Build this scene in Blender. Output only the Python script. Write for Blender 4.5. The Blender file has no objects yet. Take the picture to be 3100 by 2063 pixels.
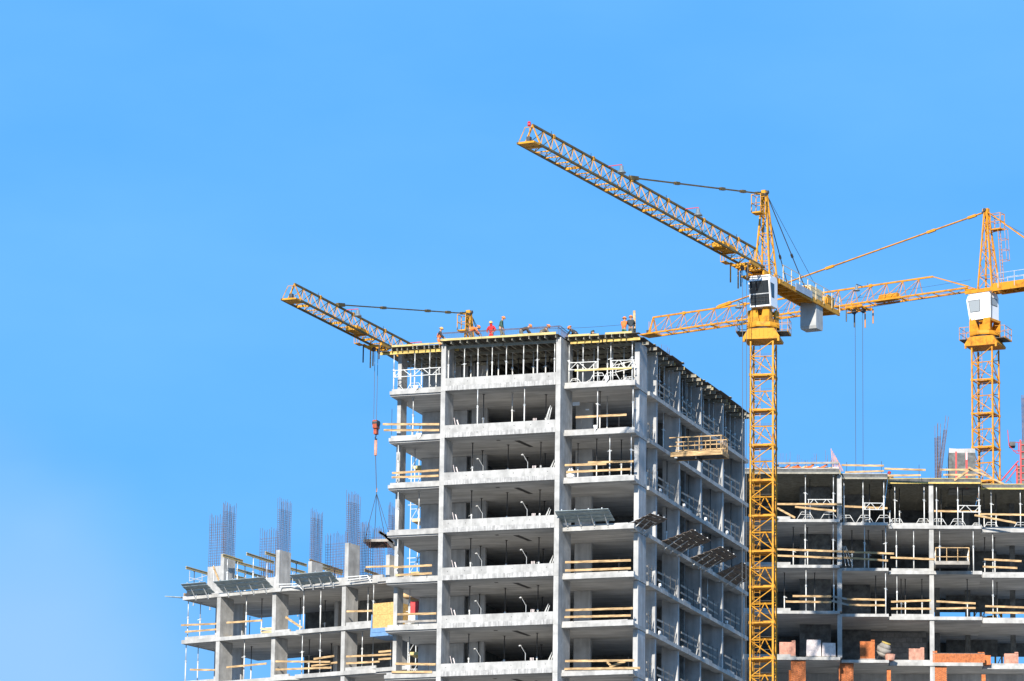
import bpy, math, random
import numpy as np
random.seed(7)
rad = math.radians
# ------------------------------------------------------------------ camera
OZ = 64.92                                   # height of the tower's reference slab above the ground
FPX = 13500.0                                # focal length in pixels of a 3100 px wide frame
CR = np.array([0.94861129, 0.31617595, 0.01301528])
CU = np.array([0.05669597, -0.21027941, 0.97599597])
CF = np.array([-0.31132329, 0.92510288, 0.21739932])
CAM = np.array([92.06201774, -282.84250786, -63.21660424])
sc = bpy.context.scene
COL = sc.collection
cd = bpy.data.cameras.new('camera'); cam = bpy.data.objects.new('camera', cd); COL.objects.link(cam)
cd.sensor_width = 36; cd.lens = FPX / 3100 * 36; cd.clip_start = 1; cd.clip_end = 6000
from mathutils import Matrix, Vector
_m = Matrix(((CR[0], CU[0], -CF[0]), (CR[1], CU[1], -CF[1]), (CR[2], CU[2], -CF[2])))
cam.matrix_world = Matrix.Translation((CAM[0], CAM[1], CAM[2] + OZ)) @ _m.to_4x4()
sc.camera = cam
# ------------------------------------------------------------------ sky and sun
SUN_EL, SUN_AZ = 27.0, -5.0                   # azimuth from the tower's facade normal towards its left
tosun = Vector((-math.sin(rad(SUN_AZ)) * math.cos(rad(SUN_EL)), -math.cos(rad(SUN_AZ)) * math.cos(rad(SUN_EL)), math.sin(rad(SUN_EL))))
w = bpy.data.worlds.new('World'); sc.world = w; w.use_nodes = True
nt = w.node_tree; nt.nodes.clear()
N = nt.nodes.new
sky = N('ShaderNodeTexSky'); sky.sky_type = 'NISHITA'; sky.sun_disc = False
sky.sun_elevation = rad(SUN_EL); sky.sun_rotation = math.atan2(tosun.x, tosun.y)
sky.altitude = 0; sky.air_density = 1.0; sky.dust_density = 0.0; sky.ozone_density = 6.0
tc = N('ShaderNodeTexCoord')
mp = N('ShaderNodeMapping'); mp.inputs['Scale'].default_value = (5.0, 5.0, 13.0); mp.inputs['Rotation'].default_value = (0.2, 0.5, 0.3)
noi = N('ShaderNodeTexNoise'); noi.inputs['Scale'].default_value = 1.6; noi.inputs['Detail'].default_value = 5; noi.inputs['Roughness'].default_value = 0.5
rmp = N('ShaderNodeMapRange'); rmp.inputs[1].default_value = 0.38; rmp.inputs[2].default_value = 0.75; rmp.inputs[3].default_value = 0.0; rmp.inputs[4].default_value = 0.30
hs = N('ShaderNodeHueSaturation'); hs.inputs['Hue'].default_value = 0.5; hs.inputs['Saturation'].default_value = 1.25; hs.inputs['Value'].default_value = 1.0
mx = N('ShaderNodeMix'); mx.data_type = 'RGBA'; mx.inputs[7].default_value = (1.5, 3.5, 5.6, 1)
bg = N('ShaderNodeBackground'); bg.inputs['Strength'].default_value = 0.105
wo = N('ShaderNodeOutputWorld')
Lk = nt.links.new
Lk(tc.outputs['Generated'], mp.inputs[0]); Lk(mp.outputs[0], noi.inputs['Vector']); Lk(noi.outputs[0], rmp.inputs[0])
Lk(sky.outputs[0], hs.inputs['Color']); Lk(rmp.outputs[0], mx.inputs[0])
# even, saturated spring blue over the physical sky, and a pale cloud bank low on the left
ev = N('ShaderNodeMix'); ev.data_type = 'RGBA'; ev.inputs[0].default_value = 0.88; ev.inputs[7].default_value = (0.71, 2.48, 5.5, 1)
Lk(hs.outputs[0], ev.inputs[6]); Lk(ev.outputs[2], mx.inputs[6])
d0 = CF + CR * (0 - 1550) / FPX - CU * (2230 - 1031.5) / FPX; d0 = d0 / np.linalg.norm(d0)
dt = N('ShaderNodeVectorMath'); dt.operation = 'DISTANCE'; dt.inputs[1].default_value = tuple(d0)
Lk(tc.outputs['Generated'], dt.inputs[0])
bk = N('ShaderNodeMapRange'); bk.interpolation_type = 'SMOOTHSTEP'; bk.inputs[1].default_value = 0.014; bk.inputs[2].default_value = 0.075; bk.inputs[3].default_value = 0.52; bk.inputs[4].default_value = 0.0
no2 = N('ShaderNodeTexNoise'); no2.inputs['Scale'].default_value = 14.0; no2.inputs['Detail'].default_value = 3
ml = N('ShaderNodeMath'); ml.operation = 'MULTIPLY_ADD'; ml.inputs[1].default_value = 0.05; Lk(tc.outputs['Generated'], no2.inputs['Vector']); Lk(no2.outputs[0], ml.inputs[0]); Lk(dt.outputs['Value'], ml.inputs[2])
sb_ = N('ShaderNodeMath'); sb_.operation = 'SUBTRACT'; sb_.inputs[1].default_value = 0.025; Lk(ml.outputs[0], sb_.inputs[0]); Lk(sb_.outputs[0], bk.inputs[0])
bank = N('ShaderNodeMix'); bank.data_type = 'RGBA'; bank.inputs[7].default_value = (2.55, 3.75, 4.95, 1)
Lk(mx.outputs[2], bank.inputs[6]); Lk(bk.outputs[0], bank.inputs[0])
Lk(bank.outputs[2], bg.inputs[0]); Lk(bg.outputs[0], wo.inputs[0])
sd = bpy.data.lights.new('sun', 'SUN'); sd.energy = 4.2; sd.angle = rad(0.53); sd.color = (1.0, 0.93, 0.83)
so = bpy.data.objects.new('sun', sd); COL.objects.link(so); so.rotation_euler = tosun.to_track_quat('Z', 'Y').to_euler(); so.location = (0, 0, 200)
sc.view_settings.view_transform = 'Standard'; sc.view_settings.look = 'None'
sc.view_settings.exposure = 0.85; sc.view_settings.gamma = 1.0; sc.view_settings.use_curve_mapping = False
sc.cycles.max_bounces = 8; sc.cycles.diffuse_bounces = 5

# ------------------------------------------------------------------ materials
MATS = {}
def mat(name, col, rough=0.8, metal=0.0, var=0.0, scale=1.0, stretch=(1, 1, 1), bump=0.0, bscale=8.0, col2=None, spec=0.3, streak=None, thr=(0.35, 0.7)):
    m = bpy.data.materials.new(name); m.use_nodes = True; t = m.node_tree; n = t.nodes; b = n['Principled BSDF']
    b.inputs['Roughness'].default_value = rough; b.inputs['Metallic'].default_value = metal
    b.inputs['Specular IOR Level'].default_value = spec
    b.inputs['Base Color'].default_value = (*col, 1)
    l = t.links.new
    if var or col2 or bump or streak:
        g = n.new('ShaderNodeNewGeometry')
        oi = n.new('ShaderNodeObjectInfo')
        ad = n.new('ShaderNodeVectorMath'); ad.operation = 'ADD'
        mlt = n.new('ShaderNodeMath'); mlt.operation = 'MULTIPLY'; mlt.inputs[1].default_value = 37.0
        l(oi.outputs['Random'], mlt.inputs[0]); l(g.outputs['Position'], ad.inputs[0]); l(mlt.outputs[0], ad.inputs[1])
    last = None
    if var or col2:
        mp = n.new('ShaderNodeMapping'); mp.inputs['Scale'].default_value = [scale * s for s in stretch]
        l(ad.outputs[0], mp.inputs[0])
        no = n.new('ShaderNodeTexNoise'); no.inputs['Detail'].default_value = 6; no.inputs['Roughness'].default_value = 0.62; no.inputs['Scale'].default_value = 1.0
        l(mp.outputs[0], no.inputs['Vector'])
        cr = n.new('ShaderNodeValToRGB'); c2 = col2 or tuple(c * (1 - var) for c in col)
        cr.color_ramp.elements[0].position = thr[0]; cr.color_ramp.elements[1].position = thr[1]
        cr.color_ramp.elements[0].color = (*c2, 1); cr.color_ramp.elements[1].color = (*[min(1, c * (1 + var * 0.4)) for c in col], 1)
        l(no.outputs[0], cr.inputs[0]); last = cr.outputs[0]
    if streak:
        mp = n.new('ShaderNodeMapping'); mp.inputs['Scale'].default_value = streak[0]; l(ad.outputs[0], mp.inputs[0])
        no = n.new('ShaderNodeTexNoise'); no.inputs['Detail'].default_value = 4; no.inputs['Scale'].default_value = 1.0; l(mp.outputs[0], no.inputs['Vector'])
        mr = n.new('ShaderNodeMapRange'); mr.inputs[1].default_value = 0.35; mr.inputs[2].default_value = 0.7; mr.inputs[3].default_value = streak[1]; mr.inputs[4].default_value = 1.06
        l(no.outputs[0], mr.inputs[0])
        mm = n.new('ShaderNodeMix'); mm.data_type = 'RGBA'; mm.blend_type = 'MULTIPLY'; mm.inputs[0].default_value = 1.0
        if last: l(last, mm.inputs[6])
        else: mm.inputs[6].default_value = (*col, 1)
        l(mr.outputs[0], mm.inputs[7]); last = mm.outputs[2]
    if last: l(last, b.inputs['Base Color'])
    if bump:
        nb = n.new('ShaderNodeTexNoise'); nb.inputs['Scale'].default_value = bscale; nb.inputs['Detail'].default_value = 4; l(ad.outputs[0], nb.inputs['Vector'])
        bp = n.new('ShaderNodeBump'); bp.inputs['Strength'].default_value = bump; bp.inputs['Distance'].default_value = 0.05
        l(nb.outputs[0], bp.inputs['Height']); l(bp.outputs[0], b.inputs['Normal'])
    MATS[name] = m; return m
mat('concrete', (0.48, 0.475, 0.455), 0.9, var=0.3, scale=1.1, bump=0.15, bscale=6, streak=((2.6, 2.6, 0.35), 0.82))
mat('concrete_wall', (0.50, 0.50, 0.49), 0.9, var=0.25, scale=0.8, bump=0.12, bscale=5, streak=((3.2, 3.2, 0.22), 0.78))
mat('concrete_edge', (0.52, 0.515, 0.50), 0.95, var=0.3, scale=2.5, bump=0.5, bscale=14, streak=((9, 9, 0.9), 0.62))
mat('concrete_soffit', (0.56, 0.55, 0.53), 0.9, var=0.2, scale=0.5, streak=((0.22, 2.2, 1), 0.70))
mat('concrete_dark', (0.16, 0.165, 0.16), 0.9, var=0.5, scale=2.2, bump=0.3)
mat('block', (0.22, 0.22, 0.215), 0.95, var=0.3, scale=3, bump=0.3)
mat('mortar', (0.12, 0.12, 0.115), 0.95, var=0.2, scale=3)
mat('brick', (0.60, 0.19, 0.065), 0.9, var=0.4, scale=5, bump=0.4, bscale=20)
mat('brick_pale', (0.64, 0.33, 0.24), 0.9, var=0.4, scale=3, bump=0.4, bscale=20)
mat('wrap', (0.76, 0.66, 0.62), 0.5, var=0.25, scale=5, bump=0.5)
mat('board', (0.60, 0.40, 0.20), 0.8, var=0.6, scale=1.6, stretch=(1, 1, 5), bump=0.2)
mat('board_old', (0.36, 0.33, 0.29), 0.85, var=0.35, scale=2.5, bump=0.2)
mat('timber_beam', (0.62, 0.45, 0.13), 0.6, var=0.3, scale=3, bump=0.1)
mat('timber_grey', (0.33, 0.31, 0.25), 0.8, var=0.3, scale=3, bump=0.1)
mat('plywood', (0.10, 0.085, 0.07), 0.6, var=0.4, scale=1.5)
mat('plywood_edge', (0.58, 0.46, 0.20), 0.8, var=0.3, scale=2.0)
mat('osb', (0.66, 0.42, 0.15), 0.7, var=0.35, scale=9, bump=0.2)
mat('galv', (0.62, 0.63, 0.62), 0.42, metal=0.35, var=0.25, scale=4, spec=0.5)
mat('galv_white', (0.74, 0.74, 0.71), 0.5, metal=0.1, var=0.2, scale=5, spec=0.5)
mat('steel_dark', (0.10, 0.10, 0.10), 0.6, metal=0.5, var=0.4, scale=5)
mat('rope', (0.09, 0.095, 0.10), 0.6, metal=0.3)
mat('rebar', (0.21, 0.13, 0.10), 0.75, metal=0.3, var=0.5, scale=4)
mat('crane_yellow', (0.56, 0.26, 0.022), 0.6, var=0.25, scale=2.2, spec=0.2, col2=(0.26, 0.105, 0.015), thr=(0.30, 0.50))
mat('crane_yellow_b', (0.56, 0.235, 0.018), 0.6, var=0.25, scale=2.0, spec=0.2, col2=(0.30, 0.11, 0.012), thr=(0.30, 0.50))
mat('crane_yellow_shade', (0.20, 0.14, 0.055), 0.7, var=0.45, scale=1.5, spec=0.2)  # darkened crane yellow: shade painted into jib chords and tie bars
mat('crane_pale', (0.70, 0.56, 0.33), 0.55, var=0.25, scale=1.5)
mat('cab_white', (0.80, 0.82, 0.83), 0.35, var=0.06, scale=1.5, spec=0.5)
mat('glass_dark', (0.02, 0.025, 0.03), 0.06, spec=0.8)
mat('glass_pale', (0.30, 0.32, 0.32), 0.1, spec=0.8)
mat('counterweight', (0.42, 0.43, 0.42), 0.85, var=0.2, scale=1.5, bump=0.1)
mat('lamp_grey', (0.20, 0.24, 0.26), 0.4, metal=0.3)
mat('panel_blue', (0.35, 0.42, 0.50), 0.5, var=0.2, scale=2)
mat('hook_red', (0.45, 0.09, 0.04), 0.5, var=0.5, scale=4)
mat('lamp_red', (0.55, 0.01, 0.02), 0.3, spec=0.5)
mat('red_steel', (0.62, 0.06, 0.06), 0.5, var=0.3, scale=3)
mat('blue_steel', (0.16, 0.30, 0.52), 0.5, var=0.2, scale=3)
mat('panel_teal', (0.34, 0.40, 0.40), 0.5, metal=0.1, var=0.3, scale=3)
mat('plank_dark', (0.15, 0.12, 0.10), 0.8, var=0.5, scale=3, bump=0.3)
mat('deck_dark', (0.10, 0.10, 0.11), 0.8, var=0.5, scale=3)
mat('skin', (0.45, 0.25, 0.17), 0.6)
mat('helmet_orange', (0.85, 0.26, 0.06), 0.35, spec=0.5)
mat('helmet_yellow', (0.80, 0.42, 0.12), 0.35, spec=0.5)
mat('helmet_dark', (0.06, 0.10, 0.09), 0.4)
mat('helmet_red', (0.35, 0.03, 0.03), 0.4)
mat('cloth_orange', (0.85, 0.20, 0.05), 0.85, var=0.25, scale=6)
mat('cloth_red', (0.62, 0.03, 0.04), 0.8, var=0.3, scale=6)
mat('cloth_dark', (0.045, 0.055, 0.06), 0.85, var=0.4, scale=6)
mat('cloth_green', (0.06, 0.12, 0.09), 0.85, var=0.4, scale=6)
mat('cloth_grey', (0.17, 0.17, 0.14), 0.85, var=0.4, scale=6)
mat('cloth_teal', (0.04, 0.16, 0.12), 0.85, var=0.4, scale=6)
mat('boot', (0.03, 0.025, 0.02), 0.7)
mat('sand', (0.22, 0.21, 0.185), 0.95, var=0.35, scale=0.08, bump=0.2, bscale=0.8)
mat('asphalt', (0.06, 0.06, 0.06), 0.9, var=0.3, scale=0.5)
mat('cloth_sack', (0.75, 0.74, 0.72), 0.8, var=0.2, scale=6, bump=0.4)

# ------------------------------------------------------------------ frames and mesh helpers
class Frame:
    def __init__(s, o=(0, 0, 0), a=0):
        s.o = np.array(o, float); c, n = math.cos(rad(a)), math.sin(rad(a)); s.a = a
        s.A = np.array([[c, n, 0], [-n, c, 0], [0, 0, 1.0]])
    def loc(s, P): return s.A @ (np.asarray(P) - s.o)
    def w(s, p): return s.o + np.asarray(p, float) @ s.A
    def at(s, x, y, ax, v):                  # where the sight line through a photo pixel meets the plane axis=v of this frame
        d = s.A @ ray(x, y); c = s.loc(CAM); t = (v - c[ax]) / d[ax]; return c + d * t
def ray(x, y): return CF + CR * (x - 1550) / FPX - CU * (y - 1031.5) / FPX
def atd(x, y, D): return CAM + ray(x, y) * D
M = Frame()
L = Frame(atd(664.5, 1809.4, 331), -12.9)
R = Frame(atd(2814.6, 1589.9, 340), 15)
HM, HL, HR = 3.3, 3.3, 3.528
Z3 = np.array([0, 0, 1.0])
def V3(*a): return np.array(a, float)
def unit(v): return v / (np.linalg.norm(v) + 1e-12)
class MB:
    def __init__(s, F=M): s.v = []; s.f = []; s.F = F
    def add(s, vs, fs):
        k = len(s.v); s.v += [tuple(map(float, v)) for v in vs]; s.f += [tuple(i + k for i in f) for f in fs]; return s
    def hexa(s, p): return s.add(p, [(0, 3, 2, 1), (4, 5, 6, 7), (0, 1, 5, 4), (1, 2, 6, 5), (2, 3, 7, 6), (3, 0, 4, 7)])
    def box(s, x0, x1, y0, y1, z0, z1):
        if x1 < x0: x0, x1 = x1, x0
        if y1 < y0: y0, y1 = y1, y0
        if z1 < z0: z0, z1 = z1, z0
        return s.hexa([(x0, y0, z0), (x1, y0, z0), (x1, y1, z0), (x0, y1, z0), (x0, y0, z1), (x1, y0, z1), (x1, y1, z1), (x0, y1, z1)])
    def bar(s, p, q, w, h, up=Z3):           # rectangular bar, w across, h along up
        p = np.array(p, float); q = np.array(q, float); d = unit(q - p); up = np.array(up, float)
        if abs(d @ up) > 0.97: up = V3(0, 1, 0)
        a = unit(np.cross(d, up)); b = unit(np.cross(a, d)); a = a * w / 2; b = b * h / 2
        return s.hexa([p - a - b, p + a - b, p + a + b, p - a + b, q - a - b, q + a - b, q + a + b, q - a + b])
    def ibeam(s, p, q, h=0.2, w=0.08):       # timber formwork girder: two flanges and a web
        p = np.array(p, float); q = np.array(q, float); u = Z3 * (h / 2 - 0.02)
        s.bar(p + u, q + u, w, 0.04); s.bar(p - u, q - u, w, 0.04); s.bar(p, q, 0.03, h - 0.08); return s
    def tube(s, p, q, r, n=6, r1=None, cap=True):
        p = np.array(p, float); q = np.array(q, float); d = unit(q - p); r1 = r if r1 is None else r1
        up = Z3 if abs(d[2]) < 0.95 else V3(1, 0, 0)
        a = unit(np.cross(d, up)); b = np.cross(a, d)
        vs = []
        for c, rr in ((p, r), (q, r1)):
            for i in range(n):
                t = 2 * math.pi * i / n; vs.append(c + (a * math.cos(t) + b * math.sin(t)) * rr)
        fs = [(i, (i + 1) % n, n + (i + 1) % n, n + i) for i in range(n)]
        if cap: fs += [tuple(range(n))[::-1], tuple(range(n, 2 * n))]
        return s.add(vs, fs)
    def lathe(s, c, prof, n=12, ax=None):    # profile of (radius, height) about a vertical axis
        c = np.array(c, float); vs = []
        for r, z in prof:
            for i in range(n):
                t = 2 * math.pi * i / n; vs.append(c + V3(r * math.cos(t), r * math.sin(t), z))
        fs = [(j * n + i, j * n + (i + 1) % n, (j + 1) * n + (i + 1) % n, (j + 1) * n + i) for j in range(len(prof) - 1) for i in range(n)]
        fs += [tuple(range(n))[::-1], tuple(range((len(prof) - 1) * n, len(prof) * n))]
        return s.add(vs, fs)
    def prism(s, poly, axis, a, b):          # polygon in two axes extruded along the third
        n = len(poly); vs = []
        for t in (a, b):
            for u, v in poly: vs.append({0: (t, u, v), 1: (u, t, v), 2: (u, v, t)}[axis])
        fs = [(i, (i + 1) % n, n + (i + 1) % n, n + i) for i in range(n)] + [tuple(range(n))[::-1], tuple(range(n, 2 * n))]
        return s.add(vs, fs)
OFF = {}
def _world(mb, parent):
    a = np.array(mb.v) @ mb.F.A + mb.F.o
    a[:, 2] += OZ
    if parent is not None: a = a - OFF[parent.name]
    return a
def build(mb, name, m, parent=None, smooth=False, label=None, kind=None):
    me = bpy.data.meshes.new(name); me.from_pydata(_world(mb, parent).tolist(), [], mb.f)
    import bmesh
    bm = bmesh.new(); bm.from_mesh(me); bmesh.ops.recalc_face_normals(bm, faces=bm.faces); bm.to_mesh(me); bm.free()
    me.materials.append(MATS[m])
    if smooth: me.polygons.foreach_set('use_smooth', [True] * len(me.polygons))
    o = bpy.data.objects.new(name, me); COL.objects.link(o)
    OFF[o.name] = OFF[parent.name] if parent is not None else np.zeros(3)
    if parent is not None: o.parent = parent
    if label: o['label'] = label
    if kind: o['kind'] = kind
    return o
FRM = {}
def part(name, m, parent, fn, F=None, **k):
    if F is None: F = FRM.get(parent.name, M)
    mb = MB(F);  fn(mb); return build(mb, name, m, parent, **k)
def thing(name, label, cat, F=M, p=(0, 0, 0), group=None):
    o = bpy.data.objects.new(name, None); COL.objects.link(o); o.empty_display_size = 0.2
    q = F.w(p); q[2] += OZ; o.location = q; OFF[o.name] = q.copy(); FRM[o.name] = F
    o['label'] = label; o['category'] = cat
    if group: o['group'] = group
    return o
def proto(name, parts):                      # a thing described by shared part meshes; parts: (name, MB, mat, smooth)
    out = []
    import bmesh
    for nm, mb, m, sm in parts:
        me = bpy.data.meshes.new(nm); me.from_pydata([tuple(v) for v in mb.v], [], mb.f)
        bm = bmesh.new(); bm.from_mesh(me); bmesh.ops.recalc_face_normals(bm, faces=bm.faces); bm.to_mesh(me); bm.free()
        me.materials.append(MATS[m]); 
        if sm: me.polygons.foreach_set('use_smooth', [True] * len(me.polygons))
        out.append((nm, me))
    return (name, out)
def place(pr, F, p, label, cat, group=None, rz=0.0, parent=None, tilt=None):
    q = F.w(p); q[2] += OZ
    o = bpy.data.objects.new(pr[0], None); COL.objects.link(o); o.empty_display_size = 0.2
    o.location = q; o.rotation_euler = (tilt[0] if tilt else 0, tilt[1] if tilt else 0, rad(F.a) + rz)
    o['label'] = label; o['category'] = cat
    if group: o['group'] = group
    for nm, me in pr[1]:
        c = bpy.data.objects.new(nm, me); COL.objects.link(c); c.parent = o
    return o
ORD = ['first', 'second', 'third', 'fourth', 'fifth', 'sixth', 'seventh', 'eighth', 'ninth', 'tenth', 'eleventh', 'twelfth', 'thirteenth', 'fourteenth', 'fifteenth', 'sixteenth']
MST = ['top storey', 'second storey from top', 'third storey from top', 'fourth storey from top', 'fifth storey from top', 'sixth storey from top', 'seventh storey from top', 'eighth storey from top']
def crop(ox, oy, s): return lambda x, y: (ox + x * s, oy + y * s)

# ------------------------------------------------------------------ ground
gm = MB(); gm.box(-2500, 2500, -2500, 2500, -OZ - 1, -OZ)
o = build(gm, 'ground', 'sand'); o['kind'] = 'structure'
gm = MB(); gm.box(-900, 900, -120, -106, -OZ + 0.0, -OZ + 0.06)
o = build(gm, 'road', 'asphalt'); o['kind'] = 'structure'

# ------------------------------------------------------------------ central tower
T = thing('concrete_tower', 'tall unfinished concrete tower block in the middle with open floors and parapet beams', 'building', M, (-3, 14, -OZ))
NK = 8
XL, XR, YB = -12.3, 5.45, 29.2
BLY = [6.32, 11.88, 17.4, 23.1, 28.85]
for k in range(NK):
    z = -HM * k; zt = z + 0.3
    def slab(b):
        b.box(-8.24, 0.38, 0.38, 1.0, z + 0.004, zt - .004)
        b.box(XL, -8.3, 1.0, 9.5, z + 0.02, zt)
        b.box(-8.3, 5.0, 1.0, 29.0, z + 0.004, zt - .006)
    part('floor_slab', 'concrete_soffit', T, slab)
    # raised edge strips
    part('slab_edge', 'concrete_edge', T, lambda b: b.box(-7.92, 0.05, 0.0, 0.38, z, z + 0.33))
    pb = part('parapet_beam', 'concrete', T, lambda b: b.box(-7.92, 0.05, 0.03, 0.24, z + 0.333, z + 0.86))
    for xa, xb in ((-7.92, -5.82), (-5.81, -4.75), (-4.74, -2.1), (-2.09, 0.05)): part('parapet_face', 'concrete', pb, lambda b: b.box(xa, xb, 0.016, 0.029, z + 0.334, z + 0.862))
    for xh in (-7.55, -6.3, -5.1, -2.9, -1.7, -0.45): part('tie_hole', 'steel_dark', pb, lambda b: b.tube((xh, 0.010, z + 0.6), (xh, 0.03, z + 0.6), 0.03, 8))
    lz = z + 0.12
    part('balcony_edge', 'concrete', T, lambda b: (b.box(XL, -8.252, 0.85, 1.3, lz, lz + 0.24), b.box(XL, XL + 0.3, 1.303, 9.5, lz - .03, lz + .24), b.box(XL + .12, -8.252, 0.97, 1.2, lz + .243, lz + 0.40)))
    part('balcony_edge', 'concrete', T, lambda b: (b.box(0.405, XR, 0.85, 1.3, z - 0.14, z + 0.08), b.box(0.56, XR - .02, 0.95, 1.28, z + 0.083, z + 0.24)))
    part('side_slab_edge', 'concrete', T, lambda b: (b.box(5.0, XR, 1.303, 3.83, z - 0.2, z + 0.06), b.box(4.95, XR + .16, 3.833, 29.2, z - 0.27, z + 0.0)))
    # columns of the storey above this slab
    H = HM - 0.004
    part('column', 'concrete', T, lambda b: (b.box(-8.25, -7.923, 0.03, 1.75, z + 0.003, z + H)), label='blade column left of the parapet bay')
    part('column', 'concrete', T, lambda b: (b.box(0.053, 0.40, 0.03, 2.7, z + 0.003, z + H)))
    part('column', 'concrete', T, lambda b: (b.box(-12.1, -11.83, 1.9, 3.1, z + 0.38, z + H + 0.1)))
    part('column', 'concrete_wall', T, lambda b: (b.box(5.06, 5.4, 2.08, 3.8, z + 0.08, z + H - 0.22)))
    part('inner_column', 'concrete_wall', T, lambda b: b.box(-8.15, -7.0, 6.3, 6.6, z + 0.31, z + H))
    part('inner_column', 'concrete_wall', T, lambda b: b.box(-0.53, 0.66, 6.45, 6.75, z + 0.31, z + H))
    part('inner_wall', 'concrete_wall', T, lambda b: (b.box(-11.95, -8.6, 6.65, 6.95, z + 0.31, z + H),))
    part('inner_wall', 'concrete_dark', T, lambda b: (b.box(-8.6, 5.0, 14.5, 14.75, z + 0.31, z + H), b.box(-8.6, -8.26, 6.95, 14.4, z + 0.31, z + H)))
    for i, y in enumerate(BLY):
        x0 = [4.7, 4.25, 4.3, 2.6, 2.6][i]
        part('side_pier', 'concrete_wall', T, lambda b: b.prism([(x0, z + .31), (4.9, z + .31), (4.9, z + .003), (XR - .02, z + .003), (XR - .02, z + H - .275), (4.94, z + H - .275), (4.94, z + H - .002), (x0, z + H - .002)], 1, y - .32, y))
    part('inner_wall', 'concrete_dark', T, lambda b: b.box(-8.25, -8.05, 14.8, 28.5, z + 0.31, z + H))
    part('back_wall', 'concrete_wall', T, lambda b: b.box(-8.6, 2.55, 28.6, 28.85, z + 0.31, z + H))
def low(b):
    for k in range(NK, 19):
        z = -HM * k
        b.box(XL, XR, 0.9, 29.2, z, z + 0.3)
        for x in (-12.1, -8.25, 0.05, 5.0): b.box(x, x + 0.35, 1.0, 2.6, z + 0.302, z + HM - 0.004)
        b.box(-11.9, 4.6, 6.5, 6.8, z + 0.302, z + HM - 0.004)
part('lower_storeys', 'concrete_wall', T, low)

# patched detail on slabs: drain notch and mortar lump
for (px, py, k, nm) in ((1872, 1398, 2, 0),):
    pass

# ------------------------------------------------------------------ roof formwork deck of the tower
D = thing('roof_formwork', 'timber roof formwork deck with yellow edge boards on top of the central tower', 'formwork deck', M, (-3, 12, 3.0))
ZP = 3.40
def sheets(x0, x1, y0, y1, z, nx, ny, nm='plywood_sheet', jit=0.0):
    for i in range(nx):
        for j in range(ny):
            a0 = x0 + (x1 - x0) * i / nx; a1 = x0 + (x1 - x0) * (i + 1) / nx - 0.012; b0 = y0 + (y1 - y0) * j / ny; b1 = y0 + (y1 - y0) * (j + 1) / ny - 0.012
            e = random.uniform(0, jit) if i == nx - 1 else 0
            part(nm, 'plywood', D, lambda b: b.box(a0, a1 + e, b0, b1, z, z + 0.025))
sheets(-8.27, 0.35, -0.45, 1.0, ZP, 4, 1)
sheets(-12.35, 5.5, 1.0, 29.3, ZP - 0.0, 7, 10)
for j in range(9):                                                       # ragged outer row of sheets along the side
    y0 = 1.9 + j * 3.05; ex = 5.78 + random.uniform(-0.08, 0.25)
    part('plywood_sheet', 'plywood', D, lambda b: b.box(5.52, ex, y0, y0 + 3.0, ZP - .03, ZP - 0.004))
    if j % 2 == 0: part('plywood_sheet', 'plywood_edge', D, lambda b: b.box(5.3, ex + 0.04, y0 + 2.55, y0 + 2.95, ZP + .03, ZP + 0.055))
for (x0, x1, y, z, h) in ((-8.15, -5.2, -0.50, ZP + .0, .15), (-5.18, -2.6, -0.50, ZP + 0, .14), (-2.58, 0.2, -0.50, ZP - .0, .17), (-12.1, -10.6, 0.55, ZP + .02, .13), (-10.58, -9.3, 0.53, ZP + .03, .13), (-9.28, -8.35, 0.55, ZP + .06, .1),
                          (0.75, 2.3, 0.5, ZP - .0, .14), (2.32, 2.95, 0.52, ZP - .03, .13), (3.4, 5.3, 0.5, ZP, .14)):
    part('edge_board', 'plywood_edge', D, lambda b: b.box(x0, x1, y, y + 0.05, z, z + h))
part('plywood_sheet', 'plywood', D, lambda b: b.box(-12.4, -8.3, 0.62, 1.0, ZP - .0, ZP + .025))
part('plywood_sheet', 'plywood', D, lambda b: b.box(0.45, 5.8, 0.56, 1.0, ZP - .0, ZP + .025))
part('plywood_sheet', 'plywood', D, lambda b: b.box(-12.9, -12.36, 0.62, 6.0, ZP - .25, ZP - .22))
def sec(x, y0, y1, m='timber_grey'):
    part('timber_girder', m, D, lambda b: b.ibeam((x, y0, ZP - 0.102), (x, y1, ZP - 0.102)))
random.seed(3)
for x in np.arange(-8.0, 0.3, 0.62): sec(x + random.uniform(-.12, .12), -0.42 + random.uniform(-.05, .08), 6)
for x in np.arange(-12.2, -8.4, 0.40): sec(x + random.uniform(-.08, .08), 0.62 + random.uniform(-.1, .1), 6)
for x in np.arange(0.7, 5.3, 0.52): sec(x + random.uniform(-.12, .12), 0.55 + random.uniform(-.1, .1), 6)
for x in np.arange(-8.2, 5.0, 0.7):
    for y0 in (6.05, 11.9, 17.5, 23.3): sec(x + random.uniform(-.1, .1), y0, y0 + 5.5)
def prim(y, x0, x1, m='timber_grey', z=ZP - 0.305):
    part('timber_girder', m, D, lambda b: b.ibeam((x0, y, z), (x1, y, z)))
prim(0.35, -7.9, -3.9); prim(0.37, -3.85, 0.02)
prim(1.0, -13.1, -8.3, 'timber_beam'); prim(0.95, -7.3, -7.6, 'timber_beam')
prim(1.05, 0.75, 3.0, 'timber_beam'); prim(1.02, 3.1, 5.75, 'timber_beam')
for y in (2.6, 4.4, 5.9): prim(y, -12.4, -7.9); prim(y + .05, -7.8, -0.1); prim(y, 0.1, 5.75 + random.uniform(0, .25))
yy = 7.6
ends = []
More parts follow.
